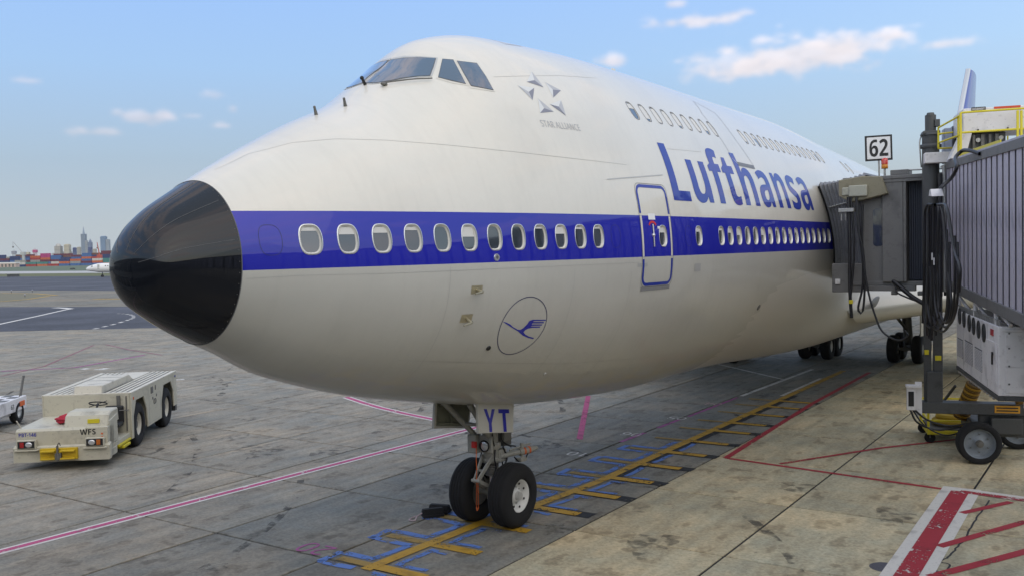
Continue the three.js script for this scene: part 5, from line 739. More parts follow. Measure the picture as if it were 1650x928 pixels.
{ // cab that turns to the aircraft
  const c = (X, Y, Z) => toB(V(X, Y, Z)), wb = (x0, x1, y0, y1, z0, z1, r = 0.02) => { const g = box(x0, x1, y0, y1, z0, z1, r); g.translate(-BO.x, 0, -BO.z); g.rotateY(-BT); return g; }; void c;
  // walls, floor and roof; the side towards the aircraft and the side towards the tunnel are open
  mesh('cab_wall', wb(19.0, 19.08, 4.38, 7.10, 4.55, 5.28), M.bridge, bridge); mesh('cab_wall', wb(22.4, 22.48, 4.38, 7.10, 4.2, 6.4), M.bridge, bridge);
  const panel = mesh('cab_panel', [wb(18.86, 18.99, 4.40, 7.10, 5.10, 5.62), wb(18.86, 19.2, 4.40, 7.10, 5.62, 5.70)], M.bridge, bridge); void panel;
  mesh('cab_floor', [wb(18.95, 22.48, 4.30, 4.42, 4.3, 6.6), wb(18.9, 19.1, 4.16, 4.3, 4.6, 5.9)], M.bridge, bridge);
  mesh('cab_roof', [wb(18.82, 22.5, 7.10, 7.20, 4.1, 6.7), wb(18.84, 18.92, 7.02, 7.12, 4.4, 6.5, 0.01)], M.bridge, bridge);
  const win = mesh('cab_window', (() => { const s = new THREE.Shape(), w = 0.13, h = 0.50, r = 0.1; s.moveTo(-w + r, -h); s.lineTo(w - r, -h); s.quadraticCurveTo(w, -h, w, -h + r); s.lineTo(w, h - r); s.quadraticCurveTo(w, h, w - r, h); s.lineTo(-w + r, h); s.quadraticCurveTo(-w, h, -w, h - r); s.lineTo(-w, -h + r); s.quadraticCurveTo(-w, -h, -w + r, -h); const g = new THREE.ExtrudeGeometry(s, { depth: 0.012, bevelEnabled: false }); g.rotateY(-Math.PI / 2); g.translate(18.996, 5.85, 4.97); g.translate(-BO.x, 0, -BO.z); g.rotateY(-BT); return g; })(), M.glass, bridge); void win;
  // rotunda curtain: vertical slats
  for (let i = 0; i < 15; i++) { const z = 5.72 + i * 0.052; mesh('curtain_slat', wb(19.12 + 0.02 * i, 19.15 + 0.02 * i, 4.44, 7.06, z, z + 0.044, 0.01), M.curtain, bridge); }
  mesh('rotunda_core', [wb(19.3, 21.8, 4.44, 7.06, 5.7, 7.2)], M.curtain, bridge);
  // folding canopy against the body
  const fold = []; const NS = 22, ns = 40, near = (y) => { const t = (y - 4.4) / 2.8; return V(20.85 + 0.55 * Math.pow(1 - t, 3) - 0.1 * t, y, 0); };
  const path = (t) => { // 0..1: up the near side, over the top, down the far side
    const y0 = 4.42, y1 = 7.22; if (t < 0.36) return [0, y0 + (y1 - y0) * t / 0.36]; if (t < 0.64) return [(t - 0.36) / 0.28, y1]; return [1, y1 - (y1 - y0) * (t - 0.64) / 0.36]; };
  const P = [];
  for (let i = 0; i <= NS; i++) {
    const u = i / NS, amp = (i % 2 ? 1 : -1) * 0.055, row = [];
    for (let j = 0; j <= ns; j++) {
      const [e, y] = path(j / ns), h = near(y), sag = Math.sin(u * Math.PI) * 0.06, xh = h.x + e * 1.9, zh = zAt(xh, Math.min(y, 7.2)) + 0.03, yy = y - (e > 0 && e < 1 ? sag : 0) + 0.10 * (1 - u) * (y > 7 ? 1 : 0);
      const xc = 19.0 + e * 3.4, zc = 4.62, x = xc + (xh - xc) * Math.pow(u, 0.9), z = zc + (zh - zc) * u;
      row.push(V(x + (e < 0.5 ? -1 : 1) * (amp * (e === 0 || e === 1 ? 1 : 0.3)), yy + (e > 0.02 && e < 0.98 ? amp * 0.8 : 0), z));
    }
    P.push(row);
  }
  for (let i = 0; i < NS; i += 2) {                         // one part for each fold
    const s = new Soup(), q = (a, b, d, e) => { const n = b.clone().sub(a).cross(d.clone().sub(a)).normalize(); s.tri(a, b, d, n, n, n); s.tri(a, d, e, n, n, n); };
    for (const k of [i, i + 1]) for (let j = 0; j < ns; j++) q(P[k][j], P[k + 1][j], P[k + 1][j + 1], P[k][j + 1]);
    const g = s.geo(); g.translate(-BO.x, 0, -BO.z); g.rotateY(-BT); mesh('canopy_fold', g, M.bellows, bridge); fold.push(g);
  }
  const strap = []; for (let i = 0; i <= 20; i += 1) strap.push(P[i][11].clone().add(V(-0.05, 0.1 - i * 0.008, 0))); mesh('canopy_strap', (() => { const g = tube(strap, 0.022, 60, 6); g.translate(-BO.x, 0, -BO.z); g.rotateY(-BT); return g; })(), std([0.36, 0.37, 0.36], 0.7), bridge);
  mesh('canopy_bumper', (() => { const l = []; for (let j = 0; j <= 14; j++) l.push(P[NS][j].clone().add(V(-0.03, 0, 0.03))); const g = tube(l, 0.07, 40, 8); g.translate(-BO.x, 0, -BO.z); g.rotateY(-BT); return g; })(), M.rubber, bridge);
  mesh('cab_apron', [wb(18.98, 19.06, 4.12, 4.9, 3.75, 4.56, 0.02)], M.bridge, bridge);
  // awning with floodlight over the canopy
  const aw = prism([[0, 0], [0, 0.42], [0.62, 0.50], [1.1, 0.46], [1.25, 0.0], [0.7, -0.12], [0.3, -0.18]], 0, 0.5, 0.02); aw.rotateY(-Math.PI / 2); aw.translate(19.2, 6.72, 4.02); aw.translate(-BO.x, 0, -BO.z); aw.rotateY(-BT);
  mesh('canopy_awning', aw, M.beige, bridge);
  mesh('flood_lamp', [wb(18.62, 18.9, 6.68, 6.98, 4.30, 4.78, 0.03), wb(18.66, 18.86, 6.72, 6.94, 4.12, 4.32, 0.03)], std([0.40, 0.41, 0.36], 0.5, 0.2, { map: grime(1) }), bridge);
  // junction plate and hanging cables at the cab
  mesh('cable_bracket', [wb(18.55, 18.85, 6.28, 6.38, 4.05, 4.45, 0.01), ...[4.1, 4.2, 4.3, 4.4].map((z) => { const g = rod([18.7, 6.06, z], [18.7, 6.3, z], 0.022); g.translate(-BO.x, 0, -BO.z); g.rotateY(-BT); return g; })], M.galv, bridge);
  const hang = (pts, r) => { const l = pts.map(([px, py, X]) => wp(px, py, X)); return tube(l, r, 60, 8); };
  mesh('power_cable', hang([[1368, 318, 18.66], [1370, 400, 18.62], [1370.5, 470, 18.6], [1373, 512, 18.6]], 0.045), M.cable, bridge); mesh('power_cable', hang([[1372, 318, 18.66], [1377, 400, 18.62], [1371, 486, 18.6]], 0.03), M.cable, bridge);
  mesh('power_cable', hang([[1381, 318, 18.66], [1386, 372, 18.6], [1391, 420, 18.6], [1394, 470, 18.6], [1389, 505, 18.6], [1384, 500, 18.6], [1391, 460, 18.62], [1390, 380, 18.64], [1391, 330, 18.66]], 0.03), M.cable, bridge); mesh('power_cable', hang([[1380, 322, 18.66], [1384, 370, 18.6], [1391, 400, 18.58], [1397, 455, 18.5], [1410, 505, 18.4], [1424, 535, 18.3], [1450, 548, 18.2], [1464, 540, 18.2], [1458, 532, 18.2]], 0.026), M.cable, bridge);
  mesh('cable_tag', [(() => { const p = wp(1372, 486, 18.56); return box(p.x - 0.05, p.x + 0.05, p.y - 0.05, p.y + 0.05, p.z - 0.05, p.z + 0.05, 0.01); })()], M.bridgeYellow, bridge);
  mesh('under_cab_cable', [hang([[1440, 452, 18.9], [1456, 466, 18.8], [1474, 480, 18.6], [1492, 490, 18.4]], 0.06), hang([[1443, 455, 18.9], [1446, 470, 18.8], [1460, 478, 18.7], [1490, 489, 18.4]], 0.022)], M.cable, bridge);
  for (const g of [wb(18.9, 19.05, 4.06, 4.16, 5.3, 5.45, 0.02), wb(18.9, 19.1, 4.05, 4.16, 5.95, 6.2, 0.02)]) mesh('under_cab_light', g, M.gearDark, bridge);
  mesh('roof_box', [wb(18.9, 19.4, 7.20, 7.34, 5.3, 5.75, 0.02)], M.bridge, bridge); mesh('roof_edge_rail', [(() => { const g = rod([19.0, 7.32, 5.75], [19.0, 7.30, 6.6], 0.02); g.translate(-BO.x, 0, -BO.z); g.rotateY(-BT); return g; })()], M.galv, bridge);
  mesh('cab_switch', [wb(18.93, 18.98, 4.34, 4.48, 3.85, 3.98, 0.01)], M.unit, bridge);
}
{ // lifting columns, beam and wheels
  const cx = -1.75;
  for (const z of [-0.36, 3.26]) {
    mesh('column_outer', [rod([cx, 4.9, z], [cx, 8.1, z], 0.20, 0.20, 28), at(lathe([[0.2, 0], [0.25, 0.02], [0.25, 0.1], [0.2, 0.12]], 28), cx, 7.75, z), at(lathe([[0.001, 0.06], [0.22, 0.06], [0.24, 0.03], [0.24, 0]], 28), cx, 8.08, z)], M.steelDark, bridge);
    mesh('column_inner', [box(cx - 0.09, cx + 0.02, 1.42, 4.95, z - 0.19, z - 0.02, 0.02), box(cx - 0.12, cx + 0.05, 1.42, 4.95, z + 0.03, z + 0.24, 0.02), box(cx - 0.2, cx + 0.12, 1.40, 2.2, z - 0.14, z + 0.22, 0.02)], M.steelDark, bridge);
    mesh('lift_motor', [rod([cx, 8.14, z], [cx, 8.58, z], 0.13, 0.13, 20), rod([cx, 8.58, z], [cx, 8.64, z], 0.10, 0.08, 20), box(cx - 0.14, cx + 0.02, 8.28, 8.46, z + 0.08, z + 0.2, 0.01), box(cx - 0.2, cx + 0.2, 8.10, 8.18, z - 0.2, z + 0.2, 0.02)], M.steelDark, bridge);
    if (z < 0) { mesh('motor_cable', tube([[cx + 0.12, 8.3, z - 0.05], [cx, 8.0, z - 0.24], [cx - 0.02, 7.6, z - 0.24], [cx + 0.05, 7.3, z - 0.21]], 0.018), M.galv, bridge); mesh('yellow_pad', [box(cx - 0.13, cx - 0.05, 2.62, 2.74, z - 0.18, z - 0.08, 0.01), box(cx - 0.16, cx - 0.08, 2.48, 2.60, z + 0.06, z + 0.2, 0.01)], M.bridgeYellow, bridge); }
  }
  mesh('axle_beam', [box(cx - 0.24, cx + 0.16, 1.16, 1.44, -0.62, 3.5, 0.02), box(cx - 0.1, cx + 0.1, 0.9, 1.2, 0.7, 1.9, 0.03)], M.steelDark, bridge);
  mesh('warning_plate', box(cx - 0.252, cx - 0.238, 1.22, 1.40, 1.02, 1.58, 0.002), std([0.62, 0.30, 0.02], 0.6), bridge); mesh('plate_text', [0, 1].map((i) => box(cx - 0.2545, cx - 0.2505, 1.26 + i * 0.07, 1.29 + i * 0.07, 1.06, 1.54, 0)), M.black, bridge);
  mesh('beam_plate', box(cx - 0.25, cx - 0.238, 1.24, 1.32, 1.85, 1.98, 0.002), M.unit, bridge);
  const ty = lathe([[0.36, -0.16], [0.40, -0.18], [0.47, -0.18], [0.50, -0.15], [0.505, 0], [0.50, 0.15], [0.47, 0.18], [0.40, 0.18], [0.36, 0.16]], 56), dk = lathe([[0.03, -0.11], [0.10, -0.11], [0.11, -0.05], [0.30, -0.02], [0.33, -0.08], [0.355, -0.155], [0.375, -0.16], [0.375, 0.16], [0.3, 0.1], [0.02, 0.1]], 48); for (const g of [ty, dk]) { g.rotateZ(-Math.PI / 2); g.rotateY(0); }
  const turn = 0.05;
  for (const p of [ground(1578, 746), ground(1640, 722)]) { const q = toB(p), w = new THREE.Group(); w.name = 'wheel'; w.position.set(q.x, 0.503, q.z); w.rotation.y = turn - BT + 0.28; bridge.add(w); mesh('tyre', ty, M.rubber, w); mesh('disc', dk, std([0.24, 0.28, 0.335], 0.5, 0.1, { map: grime(1.5) }), w); mesh('hub', [rod([-0.18, 0, 0], [0, 0, 0], 0.085, 0.10, 20), rod([-0.22, 0, 0], [-0.16, 0, 0], 0.05, 0.06, 16)], M.gearDark, w); mesh('bolts', [0, 1, 2, 3, 4, 5].map((i) => rod([-0.1, 0.22 * Math.cos(i * 1.047), 0.22 * Math.sin(i * 1.047)], [-0.03, 0.22 * Math.cos(i * 1.047), 0.22 * Math.sin(i * 1.047)], 0.014)), M.gearDark, w); }
  const q = toB(ground(1578, 746)); mesh('bogie_frame', [box(q.x + 0.2, q.x + 1.9, 0.62, 0.95, q.z - 0.1, q.z + 1.2, 0.04), rod([q.x - 0.1, 0.5, q.z], [q.x + 1.9, 0.5, q.z + 0.35], 0.09), box(q.x + 0.1, q.x + 0.5, 0.7, 1.1, q.z + 0.3, q.z + 1.0, 0.03)], M.steelDark, bridge);
  mesh('drive_motor', [rod([q.x + 0.35, 0.84, q.z + 0.62], [q.x + 0.35, 0.84, q.z + 0.92], 0.13, 0.13, 24), rod([q.x + 0.35, 0.84, q.z + 0.57], [q.x + 0.35, 0.84, q.z + 0.62], 0.1, 0.13, 24), rod([q.x + 0.35, 0.84, q.z + 0.92], [q.x + 0.35, 0.84, q.z + 1.0], 0.12, 0.08, 24)], M.blueMotor, bridge);
  const bx = mesh('control_box', [box(cx - 0.35, cx - 0.2, 1.25, 1.85, -0.98, -0.78, 0.01), box(cx - 0.4, cx - 0.16, 1.82, 1.88, -1.0, -0.66, 0.005), box(cx - 0.24, cx - 0.2, 1.1, 1.95, -0.78, -0.62, 0.005)], M.unit, bridge); mesh('box_front', box(cx - 0.36, cx - 0.345, 1.35, 1.72, -0.95, -0.82, 0.004), M.black, bx);
  mesh('beam_cables', [tube([[cx - 0.28, 1.25, -0.9], [cx - 0.3, 0.95, -0.75], [cx - 0.2, 0.75, -0.3], [cx, 0.8, 0.3]], 0.025), tube([[cx - 0.28, 1.25, -0.84], [cx - 0.34, 0.9, -0.6], [cx - 0.2, 0.62, -0.1], [cx, 0.7, 0.4]], 0.02), tube([[cx - 0.28, 1.25, -0.8], [cx - 0.25, 1.0, -0.5], [cx - 0.15, 0.85, 0], [cx, 0.9, 0.5]], 0.025)], M.cable, bridge);
  // cross bracing above
  mesh('cross_head', [box(-2.2, -1.9, 7.36, 7.62, -0.55, 1.2, 0.02), box(-2.02, -1.9, 7.4, 7.62, 1.2, 3.5, 0.01)], M.unit, bridge);
  mesh('white_pipes', [rod([-2.06, 4.2, -0.10], [-2.06, 7.3, -0.10], 0.045), rod([-2.0, 4.2, 0.02], [-2.0, 7.3, 0.02], 0.03)], M.galv, bridge);
  mesh('dark_pipes', [rod([-2.12, 4.1, -0.2], [-2.12, 7.1, -0.2], 0.05), rod([-1.9, 4.1, -0.05], [-1.9, 7.2, -0.05], 0.05)], M.cable, bridge);
  // cable festoon on the column
  const L = (pts, z) => pts.map(([x, y, dz = 0]) => bp(x, y, z + dz));
  const hood = mesh('cable_hood', (() => { const a = bp(1495, 322, -0.62), b = bp(1526, 318, -0.62), g = prism([[-0.26, 0], [-0.05, 0.17], [0.1, 0.17], [0.26, 0.03]], -0.12, 0.12, 0.008); g.translate((a.x + b.x) / 2, a.y, -0.62); return g; })(), M.unit, bridge); void hood;
  const arcs = [[1492, 1490, 520], [1498, 1497, 540], [1506, 1504, 548], [1514, 1511, 540], [1520, 1530, 520], [1528, 1548, 470]];
  arcs.forEach(([xa, xb, yb], i) => mesh('power_cable', tube(L([[1509 + (i - 2.5) * 3, 330], [1509 + (xa - 1509) * 0.8, 331], [xa, 340], [(xa + xb) / 2, 400], [xb, (yb + 400) / 2], [xb - 2, yb]], -0.62 - 0.03 * (i % 3)), 0.034, 70, 8), M.cable, bridge));
  [[1494, 440, 1512, 532, 1528, 430], [1500, 430, 1518, 534, 1540, 440], [1506, 420, 1522, 526, 1545, 450], [1512, 440, 1526, 520, 1532, 450], [1490, 470, 1500, 528, 1516, 470]].forEach(([a, b, c, d, e, f2]) => mesh('power_cable', tube(L([[a, b], [(a * 2 + c) / 3 - 3, (b + d * 2) / 3], [c, d], [(c + 2 * e) / 3 + 4, (2 * d + f2) / 3], [e, f2], [e - 1, f2 - 60]], -0.66), 0.026, 60, 8), M.cable, bridge));
  for (let i = 0; i < 4; i++) mesh('power_cable', tube(L([[1499 + i * 3.2, 330], [1498 + i * 3.4, 420], [1497 + i * 3.2, 500], [1498 + i * 2.6, 545 - i * 4]], -0.58), 0.028, 40, 8), M.cable, bridge);
  mesh('power_cable', tube(L([[1505, 316, 0], [1520, 300, 0], [1536, 284, 0], [1543, 270, 0], [1542, 252, 0.1], [1550, 244, 0.2], [1565, 243, 0.3], [1580, 248, 0.4]], -0.5), 0.04, 70, 8), M.cable, bridge);
  mesh('cable_tag', [bp(1503, 412, -0.72), bp(1506, 420, -0.72)].map((p) => box(p.x - 0.03, p.x + 0.03, p.y - 0.1, p.y + 0.06, p.z - 0.01, p.z + 0.01, 0.003)), M.unit, bridge);
}
{ // platform with railing across the tunnel roof
  const LX = -3.3, b = (px, py, d = 0) => bx(px, py, LX + d), P = (px, py, d = 0) => b(px, py, d).toArray(), rail = (name, list) => mesh(name, list, M.bridgeYellow, bridge), yr = roofY(LX) + 0.08;
  const post = (px, top, d = 0, w = 0.05) => { const q = b(px, top, d); rail('railing_post', box(q.x - w / 2, q.x + w / 2, yr - 0.12, q.y, q.z - w / 2, q.z + w / 2, 0.006)); };
  post(1545, 186, 0.1, 0.04); post(1549, 182, -0.05); post(1641, 178, -0.05); post(1647, 178, -0.05); post(1625, 212, 2.2, 0.035); post(1690, 170, -0.05);
  const run = (a, c, d0 = -0.05, d1 = d0) => rail('railing_bar', rod(P(a[0], a[1], d0), P(c[0], c[1], d1), 0.024, 0.024, 10));
  run([1549, 182], [1560, 181]); run([1560, 181], [1720, 170]); run([1549, 214], [1720, 203]); run([1612, 233], [1720, 229], 2.2, 2.2);
  const e = bp(1513, 206, -0.28), f = bp(1513, 230.5, -0.28), tp = b(1547, 187, 0), md = b(1547, 218, 0), L = (p, q) => rail('railing_bar', rod(p.toArray(), q.toArray(), 0.022, 0.022, 10));
  L(tp, e); L(md, f); L(e, f.clone().add(V(0, -0.12, 0))); const e2 = bp(1513, 216, -0.28), e3 = b(1536, 213.5, 1.2), f2 = bp(1513, 239.5, -0.28), f3 = b(1536, 238.5, 1.2); L(e2, e3); L(f2, f3);
  const t0 = b(1552, 258), t1 = bp(1612, 246, 0.06); rail('toe_board', beam([t0.x, roofY(t0.x) + 0.11, 0.08], [t1.x, roofY(t1.x) + 0.10, 0.08], 0.02, 0.14));
  mesh('platform_deck', [box(LX - 0.3, LX + 2.6, roofY(LX) + 0.05, roofY(LX) + 0.09, 0.0, 2.9, 0.01)], M.galv, bridge);
  // converter cabinet on the platform
  const cab = thing('power_cabinet', 'off-white power cabinet on the jet bridge roof behind yellow railing', 'cabinet', fromB(0, 0, 0).toArray(), BT);
  const c0 = b(1553, 190, 0.25), c1 = b(1700, 190, 0.25), yt = b(1600, 172.5, 0.25).y, yb = b(1600, 211, 0.25).y, X = LX + 0.25;
  mesh('upper_cabinet', box(X, X + 1.4, yb, yt, c0.z, c1.z, 0.02), M.unit, cab);
  const sc = mesh('side_column', (() => { const l = b(1556, 200, 0.3).z, r = b(1540, 200, 0.3).z, g = prism([[l, yr], [r - 0.12, yr], [c0.z + 0.03, yb + 0.1], [c0.z + 0.01, yb - 0.01], [l + 0.15, yb - 0.01]].map(([z, y]) => [-z, y]), 0, 0.5, 0.01); g.rotateY(Math.PI / 2); g.translate(X + 0.02, 0, 0); return g; })(), M.unit, cab); void sc;
  mesh('fan_housing', [box(X + 0.25, X + 1.3, yr, yb - 0.01, b(1561, 230, 0.5).z, b(1622, 230, 0.5).z, 0.02)], M.steelDark, cab);
  [1570, 1585, 1596, 1608].forEach((px, i) => { const z = b(px, 230, 0.45).z; mesh('housing_rib', box(X + 0.16, X + 0.26, yr + 0.1, yb - 0.05, z - 0.03 - 0.02 * (i % 2), z + 0.03, 0.01), M.gearDark, cab); });
  [[1614, 222], [1577, 226]].forEach(([px, py]) => { const q = b(px, py, 0.42); mesh('gauge', at(new THREE.CylinderGeometry(0.05, 0.05, 0.06, 20), q.x, q.y, q.z, 0, 0, Math.PI / 2), M.galv, cab); });
  [[1577, 209.5], [1625, 206.5]].forEach(([px, py]) => { const q = b(px, py, 0.235); mesh('bolt', at(new THREE.CylinderGeometry(0.02, 0.02, 0.03, 12), q.x, q.y, q.z, 0, 0, Math.PI / 2), M.black, cab); });
  const n0 = b(1566.5, 176.5, 0.24), n1 = b(1589.5, 174.8, 0.24), nm = n0.clone().add(n1).multiplyScalar(0.5); mesh('name_plate', box(X - 0.012, X - 0.002, nm.y - 0.045, nm.y + 0.045, n0.z, n1.z, 0.002), M.black, cab);
  { const g = flatText('HOBART', font, 0.05, (n1.z - n0.z) * 0.86); g.rotateY(-Math.PI / 2); g.translate(X - 0.0135, nm.y, nm.z); mesh('plate_lettering', g, M.unit, cab); }
  { const q0 = b(1603, 173.8, 0.24), q1 = b(1646, 170.8, 0.24); mesh('red_stripe', box(X - 0.008, X - 0.002, q0.y - 0.025, q0.y + 0.025, q0.z, q1.z, 0.002), std([0.60, 0.07, 0.02], 0.6), cab); }
  { const a = b(1523, 212, 1.6), c = b(1536, 212, 1.6), d = b(1543, 212, 1.6), o = thing('roof_box', 'pale blue-grey box standing on the jet bridge roof behind the column', 'box', fromB(0, 0, 0).toArray(), BT); mesh('case', box(a.x, a.x + 0.5, roofY(a.x) + 0.05, b(1530, 206, 1.6).y, a.z, c.z, 0.02), std([0.36, 0.40, 0.50], 0.6), o); mesh('case_side', box(a.x + 0.02, a.x + 0.5, roofY(a.x) + 0.05, b(1530, 203, 1.6).y, c.z + 0.003, d.z, 0.02), M.steelDark, o); }
}
{ // gate number and beacon on the cab roof
  const c = wp(1427, 238, 19.3), o = thing('gate_sign', 'square black and white sign reading 62 on a post above the jet bridge', 'sign', fromB(c.x, 0, c.z).toArray(), -YAW - Math.PI / 2 + 0.5);
  o.rotation.y = Math.atan2(camera.position.x - o.position.x, camera.position.z - o.position.z) + 0.12; o.rotation.z = 0.02;
  mesh('board', box(-0.345, 0.345, c.y - 0.34, c.y + 0.34, -0.03, 0.0, 0.008), M.black, o); mesh('face', box(-0.295, 0.295, c.y - 0.29, c.y + 0.29, -0.01, 0.006, 0.003), std([0.74, 0.74, 0.74], 0.5), o); mesh('digits', flatText('62', font, 0.46, 0.47).translate(0, c.y, 0.0095), M.black, o); mesh('post', rod([0.0, 7.2, -0.05], [0.0, c.y - 0.3, -0.05], 0.022), M.galv, o);
  const p = wp(1426.5, 266, 19.25), q = thing('beacon', 'red and amber warning beacon under the 62 sign', 'beacon', fromB(p.x, 0, p.z).toArray(), 0); const beaconRed = phy([0.55, 0.03, 0.015], 0.2, { clearcoat: 1 });
  mesh('dome', at(lathe([[0.09, 0], [0.09, 0.10], [0.07, 0.15], [0.001, 0.17]], 20), 0, p.y + 0.02, 0), beaconRed, q); mesh('amber_lens', at(lathe([[0.001, 0], [0.085, 0], [0.085, 0.11], [0.001, 0.11]], 20), 0, p.y - 0.10, 0), std([0.60, 0.22, 0.02], 0.3), q); mesh('stem', [rod([0, 7.2, 0], [0, p.y - 0.1, 0], 0.03)], M.galv, q);
}
{ // air conditioning unit under the tunnel
  const u = thing('air_conditioning_unit', 'white air conditioning unit with six round fans hung under the jet bridge', 'air conditioner', fromB(0, 0, 0).toArray(), BT);
  const xf = bp(1542.5, 535, -0.08).x, xn = bp(1610, 580, -0.08).x, yt = bp(1610, 526, -0.08).y, yb = bp(1610, 638, -0.08).y, z0 = -0.08, z1 = 1.7;
  mesh('casing', box(xn, xf, yb, yt, z0, z1, 0.02), M.unit, u);
  const L = xf - xn, dk = M.steelDark;
  for (let i = 0; i < 6; i++) { const px = [1548, 1555, 1563.5, 1570.5, 1578.5, 1587][i], py = [509, 514, 520.5, 525, 530.5, 536][i], c = bp(px, py, z0), f = mesh('fan', [at(new THREE.CylinderGeometry(0.185, 0.185, 0.012, 32), c.x, c.y, z0 - 0.004, Math.PI / 2)], M.black, u); mesh('guard', [0.06, 0.12, 0.18].map((r) => at(new THREE.TorusGeometry(r, 0.006, 5, 28), c.x, c.y, z0 - 0.012)), dk, f); }
  for (const [pa, pb, yA, yB] of [[1544, 1553, 545, 578], [1556, 1568.5, 549, 590], [1572, 1584, 560, 600]]) { const a = bp(pa, yA, z0), b2 = bp(pb, yB, z0), l = [], n = 14; for (let i = 0; i < n; i++) { const y = b2.y + 0.02 + (a.y - b2.y) * i / n; l.push(box(Math.min(a.x, b2.x), Math.max(a.x, b2.x), y, y + 0.013, z0 - 0.022, z0 - 0.003, 0.003)); } const v = mesh('louvre_panel', box(Math.min(a.x, b2.x), Math.max(a.x, b2.x), b2.y, a.y + 0.03, z0 - 0.004, z0 + 0.004, 0.001), std([0.10, 0.10, 0.11], 0.6), u); l.forEach((g) => mesh('louvre', g, M.unit, v)); }
  const d0 = bp(1591, 545, z0), d1 = bp(1607, 620, z0); mesh('service_door', [box(d1.x, d0.x, d1.y, d0.y, z0 - 0.012, z0 + 0.002, 0.004)], M.unit, u); const hp = bp(1602, 575, z0); mesh('door_handle', [box(hp.x - 0.02, hp.x + 0.02, hp.y - 0.14, hp.y + 0.1, z0 - 0.04, z0 - 0.012, 0.008), box(hp.x - 0.06, hp.x + 0.01, hp.y + 0.04, hp.y + 0.1, z0 - 0.04, z0 - 0.012, 0.008)], M.black, u);
  const rs = bp(1600, 535, z0); mesh('red_label', box(rs.x - 0.13, rs.x + 0.13, rs.y - 0.06, rs.y + 0.06, z0 - 0.012, z0 + 0.002, 0.003), std([0.36, 0.02, 0.03], 0.5), u);
  mesh('panel_seam', [0.2, 0.42, 0.64, 0.78].map((t) => box(xn + L * (1 - t) - 0.004, xn + L * (1 - t) + 0.004, yb + 0.04, yt - 0.03, z0 - 0.003, z0 + 0.003, 0)), M.seam, u);
  mesh('end_panel', [box(xn - 0.012, xn + 0.002, yb + 0.55, yt - 0.10, z0 + 0.12, z1 - 0.05, 0.004), box(xn - 0.012, xn + 0.002, yb + 0.06, yb + 0.53, z0 + 0.12, z1 - 0.05, 0.004), box(xn - 0.02, xn + 0.01, yt - 0.09, yt - 0.05, z0 + 0.06, z1, 0.004)], M.unit, u);
  mesh('end_bolts', [0.1, 0.4, 0.7, 0.95].map((t) => box(xn - 0.024, xn - 0.010, yb + 0.1 + t * 1.1, yb + 0.13 + t * 1.1, z0 + 0.16, z0 + 0.19, 0.004)), M.gearDark, u);
  mesh('top_tray', [box(xn, xf, yt, yt + 0.02, z0 + 0.25, z0 + 0.28, 0.003), box(xn + 0.0, xn + 1.6, yt, yt + 0.25, 0.3, 1.5, 0.02), ...[...Array(26)].map((_, i) => box(xn + 0.1 + i * L / 27, xn + 0.14 + i * L / 27, yt, yt + 0.10, z0 + 0.02, z0 + 0.05, 0.002)), beam([xn, yt + 0.11, z0 + 0.035], [xf, yt + 0.11, z0 + 0.035], 0.03, 0.02)], M.galv, u);
  for (const px of [1546, 1572, 1606]) { const a = bp(px, 470 + (px - 1546) * 0.47, z0 + 0.05); mesh('hanger', [rod([a.x, yt, z0 + 0.06], [a.x, Math.min(floorY(a.x) + 0.05, a.y + 0.1), z0 + 0.06], 0.045), rod([a.x, yt + 0.3, z0 + 0.06], [a.x - 0.5, yt + 0.02, z0 + 0.2], 0.035)], M.unit, u); }
  mesh('base_frame', [box(xn - 0.01, xf + 0.01, yb - 0.09, yb - 0.005, z0 - 0.01, z0 + 0.1, 0.01), box(xn - 0.01, xn + 0.1, yb - 0.09, yb - 0.005, z0 + 0.1, z1, 0.01)], M.steelDark, u);
  mesh('chevron_strip', [0, 1, 2, 3].map((i) => { const g = prism([[0, 0], [0.26, 0], [0.16, 0.14], [-0.1, 0.14]], 0, 0.012, 0); g.rotateY(-Math.PI / 2); g.translate(xn - 0.012, yb - 0.20, z0 + 0.55 + i * 0.52); return g; }), M.red, u); mesh('strip_board', box(xn - 0.01, xn + 0.02, yb - 0.21, yb - 0.095, z0 + 0.42, z1 + 0.6, 0.004), M.unit, u);
  mesh('bottom_lugs', [...Array(14)].map((_, i) => at(new THREE.SphereGeometry(0.035, 10, 8), xn + 0.5 + i * (L - 0.5) / 14, yb - 0.11, z0 + 0.02)), M.galv, u);
  const n1 = bp(1637, 552, z0), hz = 0.55; mesh('end_hose', [tube([[xn - 0.02, yt - 0.35, hz], [xn - 0.2, yt - 0.36, hz], [xn - 0.3, yt - 0.6, hz + 0.08], [xn - 0.25, yt - 0.95, hz + 0.3], [xn - 0.2, yt - 1.15, hz + 0.6]], 0.06, 40, 10), at(lathe([[0.06, 0], [0.10, 0.01], [0.10, 0.06], [0.06, 0.07]], 20), xn - 0.08, yt - 0.352, hz, 0, 0, Math.PI / 2)], M.gearDark, u); void n1;
  // ribbed yellow duct down to its cart
  const d = thing('air_duct', 'ribbed yellow air duct running down from the white unit to a yellow cart', 'duct', fromB(0, 0, 0).toArray(), BT);
  const A = bx(1572, 618, -1.35), B = bx(1549, 672, -1.0); const dir = B.clone().sub(A), N = 15; 
  const ductA = std([0.42, 0.22, 0.012], 0.7), ductB = std([0.16, 0.085, 0.01], 0.75);
  mesh('duct_core', rod(A.toArray(), B.toArray(), 0.15, 0.16, 20), std([0.06, 0.035, 0.008], 0.8), d);
